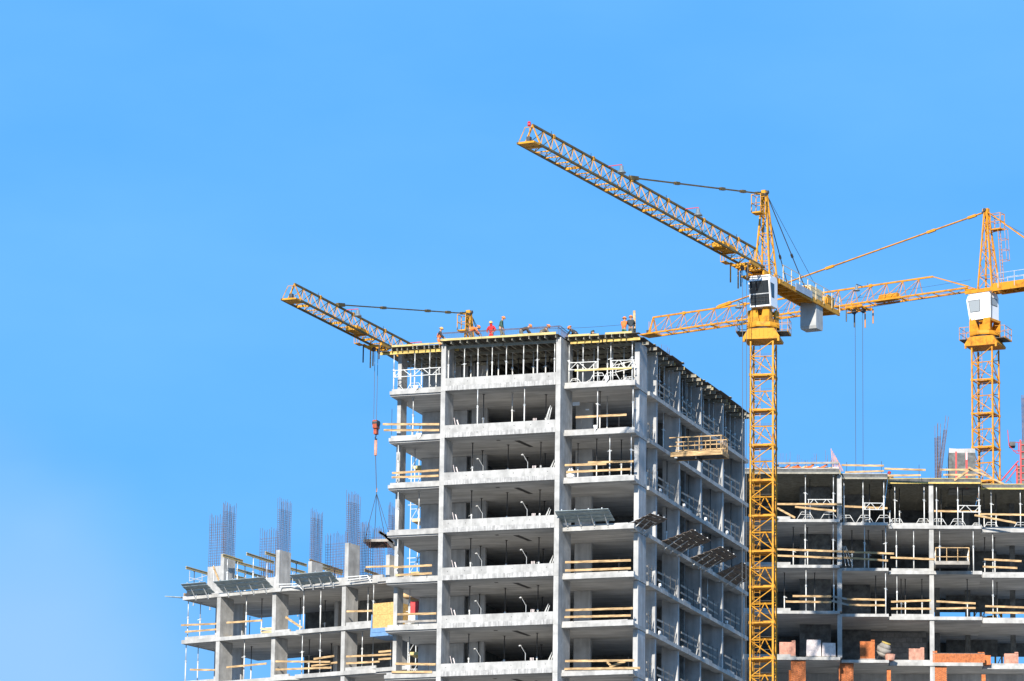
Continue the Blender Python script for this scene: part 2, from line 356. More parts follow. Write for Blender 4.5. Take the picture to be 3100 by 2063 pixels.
while yy < 28.8:
    ex = 5.75 + random.uniform(-0.1, 0.35); ylw = random.random() < 0.5 and yy > 9
    prim(yy, 0.5, ex, 'timber_grey')
    if ylw: part('girder_end', 'timber_beam', D, lambda b: (b.box(ex, ex + 0.03, yy - .05, yy + .05, ZP - .41, ZP - .20),))
    ends.append((yy, ex)); yy += random.choice((0.62, 1.3, 1.5, 1.1))
# reinforcement cage of the parapet standing on the deck edge
cg = thing('parapet_rebar_cage', 'long low rebar cage of thin bars along the roof edge above the parapet bay', 'rebar cage', M, (-4, 0.2, ZP))
part('longitudinal_bar', 'rebar', cg, lambda b: [b.tube((-8.25, y, z), (0.38, y, z), 0.019, 5) for y in (-0.1, 0.15) for z in (ZP + .66,)])
def stir(b):
    for i in range(56):
        x = -8.2 + i * 0.154
        for y in (-0.1, 0.15): b.bar((x, y, ZP + .03), (x, y, ZP + .68), 0.009, 0.009)
part('stirrup', 'rebar', cg, stir, kind='stuff')
def stir2(b):
    for i in range(14):
        for x in (0.12, 0.34): b.bar((x, 0.2 + i * 0.2, ZP + .03), (x, 0.2 + i * 0.2, ZP + .75 - .02 * i), 0.014, 0.014)
    b.tube((0.12, 0.1, ZP + .66), (0.12, 2.9, ZP + .6), 0.02, 5); b.tube((0.34, 0.1, ZP + .66), (0.34, 2.9, ZP + .6), 0.02, 5)
part('return_cage', 'rebar', cg, stir2)
def sb(b):
    for i in range(26):
        x = random.uniform(4.3, 5.2); y = random.uniform(2.5, 4.5); b.bar((x, y, ZP), (x, y, ZP + random.uniform(.4, 1.0)), .012, .012)
    for i in range(14):
        x = random.uniform(5.1, 5.6); y = 8 + random.uniform(0, .8); b.bar((x, y, ZP), (x, y, ZP + random.uniform(.4, .9)), .012, .012)
o = build((lambda m_: (sb(m_), m_)[1])(MB()), 'starter_bars', 'rebar', D, kind='stuff')

# ------------------------------------------------------------------ props
def prop_proto(h):
    a = MB(); a.tube((0, 0, 0), (0, 0, h * 0.58), 0.045, 8); a.box(-.08, .08, -.08, .08, 0, 0.012)
    b = MB(); b.tube((0, 0, h * 0.58), (0, 0, h), 0.034, 8); b.box(-.08, .08, -.08, .08, h - 0.012, h)
    c = MB(); c.tube((0, 0, h * 0.56), (0, 0, h * 0.61), 0.07, 8); c.bar((0.05, 0, h * .585), (0.2, 0.02, h * .57), 0.025, 0.025); c.bar((-.05, 0, h * .585), (-.14, .03, h * .60), .02, .02)
    return proto('steel_prop', [('outer_tube', a, 'galv_white', True), ('inner_tube', b, 'galv', True), ('collar', c, 'galv', False)])
def prop_proto_dark(h):
    a = MB(); a.tube((0, 0, 0), (0, 0, h * 0.42), 0.045, 8); a.box(-.08, .08, -.08, .08, 0, 0.012)
    b = MB(); b.tube((0, 0, h * 0.42), (0, 0, h), 0.034, 8); b.box(-.08, .08, -.08, .08, h - 0.012, h)
    c = MB(); c.tube((0, 0, h * 0.40), (0, 0, h * 0.45), 0.07, 8); c.bar((0.05, 0, h * .43), (0.2, 0.02, h * .41), 0.025, 0.025)
    return proto('steel_prop', [('outer_tube', a, 'galv_white', True), ('inner_tube', b, 'steel_dark', True), ('collar', c, 'galv', False)])
PP = {}
def prop(F, x, y, z0, h, label, group, dark=False):
    h = round(h, 2); key = (h, dark)
    if key not in PP: PP[key] = (prop_proto_dark if dark else prop_proto)(h)
    return place(PP[key], F, (x, y, z0), label, 'prop', group, rz=random.uniform(0, 6.28))
PG = 'steel props under the slabs and formwork'
def row(F, pxs, ypl, z0, h, tmpl, dark=False):
    for i, px in enumerate(pxs):
        x = F.at(px, 1500, 1, ypl)[0] if True else 0
        prop(F, x, ypl + random.uniform(-.04, .04), z0, h, tmpl.format(ORD[i]), PG, dark)
def rowpx(F, pts, ypl, z0, h, tmpl, dark=False):
    for i, (px, py) in enumerate(pts):
        x = F.at(px, py, 1, ypl)[0]
        prop(F, x, ypl, z0, h, tmpl.format(ORD[i]), PG, dark)
HP = ZP - 0.405 - 0.3
rowpx(M, [(p, 1100) for p in (1358, 1406, 1447, 1490, 1533, 1585, 1627, 1679)], 0.45, 0.302, HP, '{} front steel prop from left in the parapet bay, tower top storey')
rowpx(M, [(p, 1100) for p in (1378, 1426, 1475, 1509, 1552, 1615, 1652)], 2.6, 0.302, HP, '{} prop of the second row in the parapet bay, tower top storey')
rowpx(M, [(p, 1100) for p in (1398, 1440, 1500, 1570, 1622, 1664)], 4.4, 0.302, HP, '{} prop of the rear row in the parapet bay, tower top storey', True)
rowpx(M, [(p, 1100) for p in (1193, 1256, 1301)], 1.05, 0.37, ZP - .405 - .37, '{} front steel prop in the left balcony bay, tower top storey')
rowpx(M, [(p, 1100) for p in (1244, 1277, 1321)], 2.6, 0.302, HP, '{} rear steel prop in the left balcony bay, tower top storey')
rowpx(M, [(p, 1100) for p in (1723, 1765, 1810, 1849, 1914)], 1.4, 0.302, HP, '{} front steel prop in the right corner bay, tower top storey')
rowpx(M, [(p, 1100) for p in (1749, 1798, 1839, 1855, 1889, 1921)], 3.0, 0.302, HP, '{} prop of the second row in the right corner bay, tower top storey')
HC = HM - 0.32
def ceil_prop(k, px, py, label, dark=False, zc=0.0, yc=None):
    z = -HM * (k - 1) + zc if k else 0
    P = M.at(px, py, 2, -HM * (k - 1)) if yc is None else M.at(px, py, 1, yc)
    prop(M, P[0], P[1], -HM * k + 0.302, HC, label, PG, dark)
# storeys below: (px, py) of each prop's head on the ceiling
S = .36078; zq = crop(1150, 920, S); z2 = crop(1150, 1250, .28694); z3 = crop(1150, 1650, .26339)
for i, (x, y, dk) in enumerate(((822, 715, 0), (872, 760, 1), (1112, 748, 0), (1215, 700, 0), (1395, 762, 1))):
    ceil_prop(1, *zq(x, y), '%s steel prop from left in parapet bay, second storey from top' % ORD[i], dk)
base = [(980, 318), (1083, 398), (1355, 338), (1700, 308), (1560, 470), (1745, 430)]
for k in range(2, 8):
    dy = (k - 2) * 144.6; dx = -(k - 2) * 2.9
    for i, (x, y) in enumerate(base):
        a, b = z2(x, y); ceil_prop(k, a + dx, b + dy, '%s dark-topped prop in parapet bay, tower %s' % (ORD[i], MST[k]), True)
for i, (x, y) in enumerate(((282, 757),)): ceil_prop(1, *zq(x, y), 'lone steel prop in left balcony bay, second storey from top', False, .15, 1.6)
for k, px, yc in ((2, 1201.5, 1.25), (2, 1252.7, 3.4), (3, 1201, 1.25), (3, 1265, 2.0), (4, 1200, 1.25), (5, 1237, 3.0), (6, 1236, 3.2), (7, 1235, 3.0)):
    ceil_prop(k, px, 1300 + k * 144, 'steel prop %s left balcony bay, %s' % ('at the edge of the' if yc < 1.5 else 'inside the', MST[k]), False, 0, yc)
for i, (x, y, yc) in enumerate(((1828, 705, 1.3), (1848, 750, 3.0), (1908, 800, 4.8), (2125, 700, 1.3))):
    ceil_prop(1, *zq(x, y), '%s steel prop from left in right corner bay, second storey from top' % ORD[i], i == 1, 0, yc)
z4 = crop(1650, 950, .3508)
for i, (x, y, yc) in enumerate(((447, 1105, 3.0), (560, 1045, 1.3), (660, 1135, 3.8), (745, 1045, 1.3), (285, 1150, 4.2))):
    ceil_prop(2, *z4(x, y), '%s steel prop in right corner bay, third storey from top' % ORD[i], yc > 2, 0, yc)
# props along the side facade
sidep = [[0.55, 1.5, 2.6, 3.6], [1.2, 2.3, 3.4, 4.4], [0.9, 2.2, 3.4, 4.6], [0.8, 1.8, 3.1, 4.2]]
bays = list(zip([3.8] + BLY[:-1], BLY))
for k in range(0, 5):
    for bi, (ya, yb) in enumerate(bays):
        if k > 2 and bi == 0: continue
        n = {0: 4 if bi else 2, 1: 2 if bi > 1 else 1, 2: 2, 3: 2, 4: 1 if bi in (2, 3) else 0}[k]
        for j in range(n):
            t = (j + 0.8 + 0.25 * random.random()) / (n + 0.6) if n else 0
            y = ya + (yb - ya) * t
            prop(M, 4.85, y, -HM * k + (0.302 if False else 0.004), (HM - .28 if k else ZP - 0.41), '%s slender prop at side slab edge, %s side bay, %s' % (ORD[j], ORD[bi], MST[k]), PG, k > 0 and j % 2 == 1)

# ------------------------------------------------------------------ guard boards
def boards(F, segs, ypl, label, m='board', posts=(), zb=None, th=0.045, hb=0.15):
    P = [(F.at(x0, y0, 1, ypl), F.at(x1, y1, 1, ypl)) for (x0, y0, x1, y1) in segs]
    c = P[0][0]
    t = thing('guard_rail', label, 'guard rail', F, (c[0], c[1], (zb if zb is not None else c[2] - .6)), 'timber guard rails on the slab edges')
    for i, (p, q) in enumerate(P):
        e = V3(0, -0.01 * i, 0)
        build(MB(F).bar(p + e, q + e, th, hb), 'board', m if not isinstance(m, (list, tuple)) else m[i], t)
    for (px, y0, y1) in posts:
        a = F.at(px, y0, 1, ypl + .06); b = F.at(px, y1, 1, ypl + .06)
        build(MB(F).tube(a, (a[0], a[1], b[2]), 0.018, 5), 'post', 'steel_dark', t)
    return t
boards(M, [(1159, 1285, 1330, 1285), (1162, 1303, 1330, 1303)], 0.9, 'two pale boards sticking out past the left corner of the tower, second storey from top', 'board', [(1187, 1238, 1317)])
boards(M, [(1187, 1433, 1328, 1424), (1186, 1446, 1328, 1441)], 0.9, 'two pale boards across the left balcony, third storey from top', 'board')
boards(M, [(1192, 1718, 1308, 1712), (1198, 1742, 1308, 1736)], 0.9, 'two orange boards across the left balcony, fifth storey from top', 'board', [(1293, 1700, 1750)])
boards(M, [(1203, 1861, 1321, 1858), (1203, 1883, 1321, 1880)], 0.9, 'orange board above grey board across the left balcony, sixth storey from top', ('board', 'board_old'), [(1207, 1845, 1895), (1267, 1848, 1895)])
boards(M, [(1197, 2010, 1319, 2012), (1186, 2035, 1308, 2035)], 0.9, 'two orange boards across the left balcony, seventh storey from top', 'board', [(1298, 2003, 2048)])
boards(M, [(1743, 1264, 1897, 1256)], 1.3, 'single pale board leaning across props in right corner bay, second storey from top', 'board', [(1760, 1262, 1300), (1874, 1254, 1295)])
boards(M, [(1710, 1409, 1836, 1405), (1780, 1401, 1918, 1397), (1715, 1430, 1910, 1421)], 0.9, 'three pale boards across right corner bay, third storey from top', 'board', [(1826, 1400, 1440), (1727, 1395, 1440)])
boards(M, [(1711, 1703, 1910, 1697), (1711, 1728, 1910, 1721)], 0.9, 'two orange boards across right corner bay, fifth storey from top', 'board', [(1743, 1695, 1738), (1874, 1688, 1735)])
boards(M, [(1712, 1848, 1916, 1842), (1709, 1869, 1910, 1864)], 0.9, 'two orange boards across right corner bay, sixth storey from top', 'board', [(1736, 1840, 1882), (1911, 1835, 1880)])
boards(M, [(1711, 2002, 1920, 2000), (1709, 2026, 1938, 2023)], 0.9, 'two orange boards across right corner bay, seventh storey from top', 'board', [(1903, 1990, 2032)])
boards(M, [(1740, 1122, 1913, 1114)], 1.25, 'yellowish board between the white lattice frames, tower top storey', 'plywood_edge')
t = thing('loose_board', 'short orange boards crossed behind the guard rail, seventh storey of the right corner bay', 'board', M, M.at(1850, 2015, 1, 1.6))
build(MB(M).bar(M.at(1845, 2019, 1, 1.3), M.at(1893, 2003, 1, 1.3), .05, .16), 'board', 'board', t)
build(MB(M).bar(M.at(1838, 2005, 1, 1.5), M.at(1868, 2034, 1, 1.5), .05, .14), 'board', 'board', t)
# side rails
for k in range(0, 7):
    for bi, (ya, yb) in enumerate(bays):
        if k == 0 and bi == 0: continue
        if k == 1 and bi in (1, 2): continue
        if k == 3 and bi < 3: continue
        random.seed(k * 10 + bi)
        a = ya + 0.25 + random.uniform(0, .4); b = yb - 0.55 - random.uniform(0, 1.0)
        if bi == 0: a = ya + .4; b = ya + 1.6
        z = -HM * k
        t = thing('guard_rail', 'weathered timber rail at the side slab edge, %s side bay, %s' % (ORD[bi], MST[k]), 'guard rail', M, (5.4, a, z), 'weathered timber rails along the side of the tower')
        s1, s2 = random.uniform(-.12, .12), random.uniform(-.1, .1)
        for h, s in ((0.62, s1), (1.12, s2)):
            build(MB(M).bar((5.38, a, z + h), (5.38, b, z + h + s), 0.04, 0.13), 'board', 'board_old', t)
        for y in ([a + .3, b - .2] if bi == 0 else [a + (b - a) * .35, a + (b - a) * .68, b - .1]):
            build(MB(M).tube((5.42, y, z), (5.42, y, z + 1.35), 0.02, 5), 'post', 'steel_dark', t)
        if k > 1 and bi > 0:
            t = thing('mortar_kerb', 'low pale kerb block on the side slab edge, %s side bay, %s' % (ORD[bi], MST[k]), 'kerb block', M, (5.3, a + .5, z), 'low kerb blocks on the side slab edge')
            build(MB(M).box(5.15, 5.45, a + .3, a + 2.3, z + 0.003, z + .22), 'upstand', 'concrete', t)
            if random.random() < .7: build(MB(M).box(5.35, 5.5, a + .35, a + .6, z + 0.223, z + .4), 'block', 'cab_white', t)

# ------------------------------------------------------------------ white lattice girders and trestles
def truss(F, p, q, h, n, label, m='galv_white'):
    p = np.array(p, float); q = np.array(q, float)
    t = thing('lattice_frame', label, 'lattice frame', F, p, 'white lattice frames between the props')
    build(MB(F).tube(p, q, .032, 6), 'chord', m, t); build(MB(F).tube(p + Z3 * h, q + Z3 * h, .032, 6), 'chord', m, t)
    for i in range(n):
        a = p + (q - p) * (i + .1) / n; b = p + (q - p) * (i + .9) / n
        if i % 2 == 0: build(MB(F).tube(a, b + Z3 * h, .026, 5), 'brace', m, t)
        else: build(MB(F).tube(a + Z3 * h, b, .026, 5), 'brace', m, t)
    for s in (.04, .96): build(MB(F).tube(p + (q - p) * s, p + (q - p) * s + Z3 * h, .026, 5), 'end_post', m, t)
    return t
def trusspx(F, x0, y0, x1, y1, ypl, h, n, label):
    p = F.at(x0, y0, 1, ypl); q = F.at(x1, y1, 1, ypl); truss(F, p, q, h, n, label)
trusspx(M, 1190, 1143, 1335, 1133, 0.95, 0.47, 5, 'white lattice girder across the left balcony bay, tower top storey')
trusspx(M, 1721, 1121, 1808, 1117, 1.25, 0.5, 3, 'left white lattice girder in right corner bay, tower top storey')
trusspx(M, 1849, 1114, 1921, 1112, 1.25, 0.5, 3, 'right white lattice girder in right corner bay, tower top storey')
trusspx(M, 1860, 1128, 1915, 1115, 2.6, 0.5, 3, 'tilted lattice girder behind the others in right corner bay, tower top storey')
def trestle_proto(w=1.35, h=0.62):
    a = MB()
    for s in (-1, 1):
        a.tube((s * w * .22, 0, h), (s * w * .5, 0.0, 0), .024, 6)
    a.tube((-w * .22, 0, h), (w * .22, 0, h), .024, 6)
    b = MB(); b.tube((-w * .3, 0, h * .7), (w * .3, 0, h * .7), .02, 6)
    c = MB(); c.tube((0, 0, h), (0, .5, 0), .022, 6); c.tube((0, 0, h * .7), (.0, .16, h * .7), .018, 5)
    return proto('prop_tripod', [('frame', a, 'galv_white', True), ('cross_bar', b, 'galv_white', True), ('rear_leg', c, 'galv_white', True)])
TR = trestle_proto(); TRS = trestle_proto(0.9, 0.36)
TG = 'white folding tripods at the feet of the props'
for i, (px, yy, sm) in enumerate(((1256, 1.2, 0), (1240, 2.7, 1), (1290, 2.4, 1), (1467, 0.6, 1), (1741, 1.5, 1), (1811, 1.35, 0), (1850, 1.45, 0), (1905, 1.9, 1), (1925, 3.1, 1))):
    x = M.at(px, 1150, 1, yy)[0]
    place(TRS if sm else TR, M, (x, yy, 0.305), ('small' if sm else 'tall') + ' white tripod on the tower top storey, %s from left' % ORD[i], 'tripod', TG)
for bi in range(1, 5):
    for j in range(3):
        ya, yb = bays[bi]; place(TR, M, (4.95, ya + 1.0 + j * 1.5, 0.004), 'tripod at a side prop foot, %s of %s side bay, top storey' % (ORD[j], ORD[bi]), 'tripod', TG, rz=1.3)

random.seed(21)
for i, (px, py, yy) in enumerate(((1215, 1150, 2.0), (1232, 1160, 1.6), (1262, 1140, 1.7), (1270, 1165, 2.2), (1300, 1160, 2.9), (1318, 1150, 2.4), (1500, 1135, 1.4), (1518, 1130, 1.6), (1760, 1160, 2.0), (1870, 1150, 2.3), (1900, 1160, 2.7), (1885, 1125, 1.9))):
    P = M.at(px, py, 1, yy); a = random.uniform(.5, 1.2) * random.choice((-1, 1)); ln = random.uniform(.5, 1.0)
    t = thing('scaffold_tube', 'loose white tube leaning among the props, tower top storey, %s from left' % ORD[i], 'scaffold tube', M, P, 'loose white tubes on the top storey')
    zb_ = .31; build(MB(M).tube((P[0], yy, zb_), (P[0] + math.cos(a) * ln * (1 if a > 0 else -1), yy + .1, zb_ + abs(math.sin(a)) * ln), .022, 5), 'tube', 'galv_white', t)
# ------------------------------------------------------------------ clutter of the parapet bay
for k in range(1, 8):
    z = -HM * k + .302
    t = thing('pipe_bundle', 'bundle of white pipes leaning at the right end of parapet bay, %s' % MST[k], 'pipes', M, (-0.5, .8, z), 'leaning pipe bundles in the parapet bays')
    for i in range(5): build(MB(M).tube((-.75 + i * .09 - .3 * (k % 2), .55, z), (-.22 + i * .05 - .3 * (k % 2), .4, z + (1.45 if k == 1 else .95) + .1 * (i % 3)), .018, 5), 'pipe', 'galv_white', t)
    t = thing('offcut_pair', 'two pale offcuts leaning at the left end of parapet bay, %s' % MST[k], 'offcuts', M, (-7.5, .6, z), 'leaning offcuts in the parapet bays')
    for i in range(2): build(MB(M).bar((-7.15 + i * .25, .5, z), (-7.4 + i * .22, .45, z + 1.15 - .15 * i), .03, .07), 'board', 'wrap', t)
    t = thing('offcut_stack', 'small upright stack of pale offcuts beside the pipes, %s' % MST[k], 'offcuts', M, (-1.5, .8, z), 'upright offcut stacks in the parapet bays')
    for i in range(3): build(MB(M).bar((-1.75 + i * .1, .6, z), (-1.7 + i * .1, .6, z + .85), .05, .05), 'board', 'wrap', t)
for k in range(2, 8):
    z = -HM * k + .302
    for j, (px, yy) in enumerate(((1448, 2.2), (1583, 1.6))):
        x = M.at(px, 1400, 1, yy)[0]
        t = thing('floodlight_stand', '%s small floodlight on a tilted pole, parapet bay, %s' % (('left', 'right')[j], MST[k]), 'floodlight', M, (x, yy, z), 'floodlights on poles in the parapet bays')
        build(MB(M).tube((x + .35, yy, z), (x + .35, yy, z + 1.35), .022, 6), 'pole', 'galv', t)
        build(MB(M).tube((x + .35, yy, z + 1.3), (x + .02, yy, z + 1.85), .012, 5), 'arm', 'galv', t)
        build(MB(M).lathe((x - .04, yy, z + 1.82), [(.11, 0), (.1, .04), (.03, .1)], 10), 'lamp_head', 'galv', t)
    # services opening in the slab above
    zz = -HM * (k - 1) - .006
    part('soffit_recess', 'steel_dark', T, lambda b: (b.prism([(-3.6, 2.2), (-3.2, 2.2), (-3.0, 4.6), (-3.3, 4.6)], 2, zz, zz + .012), b.prism([(-4.75, 1.7), (-4.5, 1.7), (-4.5, 1.95), (-4.75, 1.95)], 2, zz, zz + .012)))
part('wall_box', 'cab_white', T, lambda b: (b.box(0.405, .9, 2.75, 2.8, -.95, -.7), b.box(1.2, 1.45, 3.2, 3.23, -1.22, -1.14)))

# sacks and lumps on the tower edges
for (px, py, yy, s, lb) in ((1258, 1175, .8, .2, 'left balcony, tower top slab'), (1268, 1320, .8, .2, 'left balcony, second slab from top'), (1836, 1149, .82, .17, 'right corner balcony, tower top slab'), (1802, 1296, .82, .15, 'right corner balcony, second slab from top')):
    P = M.at(px, py, 1, yy)
    t = thing('mortar_sack', 'white rag hanging over the edge of the %s' % lb, 'rag', M, P, 'white rags on the slab edges')
    build(MB(M).prism([(P[0] - s, P[2] + .2), (P[0] + s, P[2] + .2), (P[0] + s * .8, P[2] - .02), (P[0] + s * .3, P[2] - .1), (P[0] - s * .2, P[2] - .27), (P[0] - s * .6, P[2] - .05)], 1, yy, yy + .05), 'cloth', 'cloth_sack', t)
t = thing('rubble_bag', 'pale rubble sack behind the boards at left of the right corner bay', 'sack', M, M.at(1728, 1440, 1, 1.2))
P = M.at(1728, 1440, 1, 1.2)
build(MB(M).lathe((P[0], P[1], -6.36), [(.3, 0), (.34, .25), (.25, .5), (.12, .72), (.16, .8)], 9), 'sack', 'cloth_sack', t, smooth=True)

# ------------------------------------------------------------------ tilted safety canopies of the tower
def canopy(F, p, q, out, rise, width, label, n=7, m='panel_teal', corr=True, mb='galv', nb=3):
    # p..q edge on the slab; out = outward horizontal unit vector; planks run along p..q
    p = np.array(p, float); q = np.array(q, float); out = unit(np.array(out, float))
    s = out * width + Z3 * rise; nrm = unit(np.cross(unit(q - p), unit(s)))
    t = thing('safety_canopy', label, 'safety canopy', F, p, 'tilted safety canopies at the slab edges')
    for i in range(n):
        a = s * (i + .5) / n + nrm * (.03 if i % 2 else 0)
        build(MB(F).bar(p + a, q + a, np.linalg.norm(s) / n * .96, .03, nrm), 'plank', m, t)
    L_ = np.linalg.norm(q - p)
    for i in range(nb):
        f = (i + .5) / nb; r = p + (q - p) * f
        b = MB(F); b.bar(r - out * .25 - nrm * .07, r + s - nrm * .07, .06, .08, nrm); b.bar(r + out * .1 - Z3 * .35, r + s * .75 - nrm * .1, .05, .06, nrm)
        b.bar(r - Z3 * .45 + out * .05, r + out * .05, .05, .05, out)
        build(b, 'bracket', mb, t)
    return t
ks = 3; zk = -HM * 3 + .1
canopy(M, (0.3, .85, zk + .35), (4.1, .85, zk + .35), (0, -1, 0), .55, 1.5, 'greenish corrugated canopy tilted out over the right corner bay front', 7, 'panel_teal', nb=4)
canopy(M, (5.0, 1.0, zk + .1), (5.5, 3.4, zk + .1), (1, -.2, 0), .6, 1.7, 'dark plank canopy at the front corner of the tower side', 7, 'plank_dark')
canopy(M, (5.5, 7.0, zk - .1), (5.5, 11.6, zk - .1), (1, 0, 0), .75, 2.3, 'dark plank canopy over the second side bay of the tower', 9, 'plank_dark')
canopy(M, (5.5, 14.0, zk - .1), (5.5, 18.3, zk - .1), (1, 0, 0), .75, 2.3, 'dark plank canopy over the third side bay of the tower', 9, 'plank_dark')
canopy(M, (5.5, 20.7, zk - .1), (5.5, 26.0, zk - .1), (1, 0, 0), .75, 2.0, 'farthest dark plank canopy beside the crane mast', 9, 'plank_dark')

# ------------------------------------------------------------------ loading platforms
def platform(F, x0, x1, y0, y1, z, label, open_side='x0', m='board', frame='board', h=1.35, nx=5, ny=2, dk='deck_dark'):
    t = thing('loading_platform', label, 'platform', F, ((x0 + x1) / 2, (y0 + y1) / 2, z))
    build(MB(F).box(x0, x1, y0 + .02, y1 - .02, z + .05, z + .16), 'deck', dk, t)
    for y in (y0, y1): build(MB(F).box(x0, x1, y - .04, y + .04, z, z + .34), 'side_beam', m, t)
    build(MB(F).box(x1, x1 + .08, y0 - .04, y1 + .04, z, z + .3), 'end_beam', m, t)
    build(MB(F).ibeam(((x0 + x1) / 2, y0, z - .1), ((x0 + x1) / 2, y1, z - .1)), 'cross_beam', 'steel_dark', t)
    for hh in (h * .55, h):
        for y in (y0, y1): build(MB(F).bar((x0 - .1, y, z + hh), (x1, y, z + hh), .05, .07), 'rail', m, t)
        build(MB(F).bar((x1 + .02, y0, z + hh), (x1 + .02, y1, z + hh), .05, .07), 'rail', m, t)
    for i in range(nx):
        for y in (y0, y1):
            x = x0 + (x1 - x0) * (i + .6) / (nx - .4) if i < nx - 1 else x1 - .03
            build(MB(F).bar((x, y, z + .3), (x, y, z + h), .05, .05), 'rail_post', frame, t)
    for i in range(ny + 1):
        y = y0 + (y1 - y0) * (i + .5) / (ny + 1); build(MB(F).bar((x1 + .03, y, z + .1), (x1 + .03, y, z + h - .3), .05, .05), 'rail_post', frame, t)
    return t
pa = M.at(2030, 1378, 1, 8.3); pb = M.at(2184, 1372, 1, 8.3)
platform(M, pa[0], pb[0], 8.3, 9.9, pb[2] - .1, 'timber loading platform with railings projecting from the side of the tower')
build(MB(M).lathe((6.2, 8.2, pb[2] - .25), [(.1, 0), (.12, .03), (.12, .06), (.1, .09)], 10), 'lifting_ring', 'galv_white', bpy.data.objects['loading_platform'])

# ------------------------------------------------------------------ scaffold stair behind the left balcony
t = thing('scaffold_stair', 'white scaffold stair tower seen through the gap at the left of the tower', 'scaffold', M, (-13.2, 9, -25))
sx0, sx1, sy0, sy1 = -13.4, -12.4, 8.6, 10.2
build((lambda b: ([b.tube((x, y, -25), (x, y, -.2), .035, 6) for x in (sx0, sx1) for y in (sy0, sy1)], b)[1])(MB(M)), 'standard', 'galv_white', t)
for i in range(13):
    z = -24.5 + i * 1.9
    build(MB(M).box(sx0 + .1, sx1 - .1, sy0, sy1, z, z + .22), 'landing', 'plywood_edge' if i % 3 else 'crane_pale', t)
    build((lambda b: (b.tube((sx0, sy0, z + .9), (sx1, sy0, z + .9), .025, 5), b.tube((sx0, sy0, z + .1), (sx1, sy0, z + 1.7), .022, 5), b.tube((sx0 - .2, sy0, z + 1.2), (sx1 + .3, sy0, z + 1.2), .03, 5), b)[-1])(MB(M)), 'ledger_and_brace', 'galv_white', t)
t = thing('hoist_cabin', 'small red and white hoist cabin behind the left balcony rail', 'hoist cabin', M, (-13, 8, -17))
P = M.at(1262, 1850, 1, 8.2)
build(MB(M).box(P[0] - .3, P[0] + .28, 7.7, 8.5, P[2] - .35, P[2] + .6), 'red_panel', 'red_steel', t)
build(MB(M).box(P[0] - .3, P[0] + .28, 7.72, 8.5, P[2] - .9, P[2] - .36), 'white_panel', 'cab_white', t)
build(MB(M).box(P[0] - .9, P[0] + .6, 7.6, 8.5, P[2] + .9, P[2] + 1.2), 'roof', 'board', t)

# ------------------------------------------------------------------ left building
B = thing('concrete_frame_building', 'low unfinished concrete frame at left with rebar rising from its columns', 'building', L, (6, 5, -OZ - L.o[2]))
LC = [(0.0, 0.33), (4.8, 5.13), (10.94, 11.27)]
ZL0 = 0.0
for k in range(3):
    z = -HL * k
    part('floor_slab', 'concrete_soffit', B, lambda b: (b.box(-2.9, 6.0, .12, 3.3, z + .003, z + .22), b.box(-2.9, 17, 3.3, 9.4, z + .004, z + .219), b.box(6.0, 17, .12, 3.3, z + .002, z + .221)))
    part('slab_edge', 'concrete', B, lambda b: (b.prism([(-2.95, -.35), (6.6, -.35), (7.5, .1), (-2.95, .1)], 2, z - .02, z + .26), b.box(-3.1, -2.95, -.35, 6.5, z - .02, z + .27)))
    part('slab_edge', 'concrete', B, lambda b: b.prism([(7.0, -.12), (13.3, -.12), (14.2, .1), (7.6, .1)], 2, z + .06, z + .36))
    part('slab_edge', 'concrete', B, lambda b: b.box(14.0, 17, -.05, .1, z + .12, z + .40))
    if k:
        part('balcony_kerb', 'concrete', B, lambda b: b.box(-2.9, -.02, -.2, .05, z + .273, z + .5))
        part('balcony_kerb', 'concrete', B, lambda b: b.box(5.2, 6.5, -.2, .0, z + .263, z + .45))
        part('balcony_kerb', 'concrete', B, lambda b: b.box(11.35, 14.0, -.05, .1, z + .363, z + .6))
    if k < 2:
        z0 = z - HL + .27
        for x0, x1 in LC:
            part('column', 'concrete', B, lambda b: b.box(x0, x1, -.3 if x0 < 1 else -.05, 1.4 if x0 < 1 else 1.6, z0, z - .025))
        part('column', 'concrete_wall', B, lambda b: b.box(-2.7, -2.4 + 2.2, 3.35, 3.7, z - HL + .22, z))
        part('column', 'concrete_wall', B, lambda b: b.box(6.6, 6.95, 5.5, 6.6, z - HL + .22, z))
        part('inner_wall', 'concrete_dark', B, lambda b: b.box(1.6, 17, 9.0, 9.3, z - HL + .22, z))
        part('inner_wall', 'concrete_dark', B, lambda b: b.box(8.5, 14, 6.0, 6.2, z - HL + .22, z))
        part('column', 'concrete_wall', B, lambda b: b.box(15.1, 15.4, .6, 2.2, z - HL + .22, z))
def low(b):
    for k in range(3, 19):
        z = -HL * k
        if z < -OZ - L.o[2]: break
        b.box(-2.9, 17, -.1, 9.4, z, z + .25)
        for x0, x1 in LC: b.box(x0, x1, 0, 1.4, z + .252, z + HL - .01)
        b.box(3, 16, 8.5, 8.8, z + .252, z + HL - .01)
part('lower_storeys', 'concrete_wall', B, low, L)
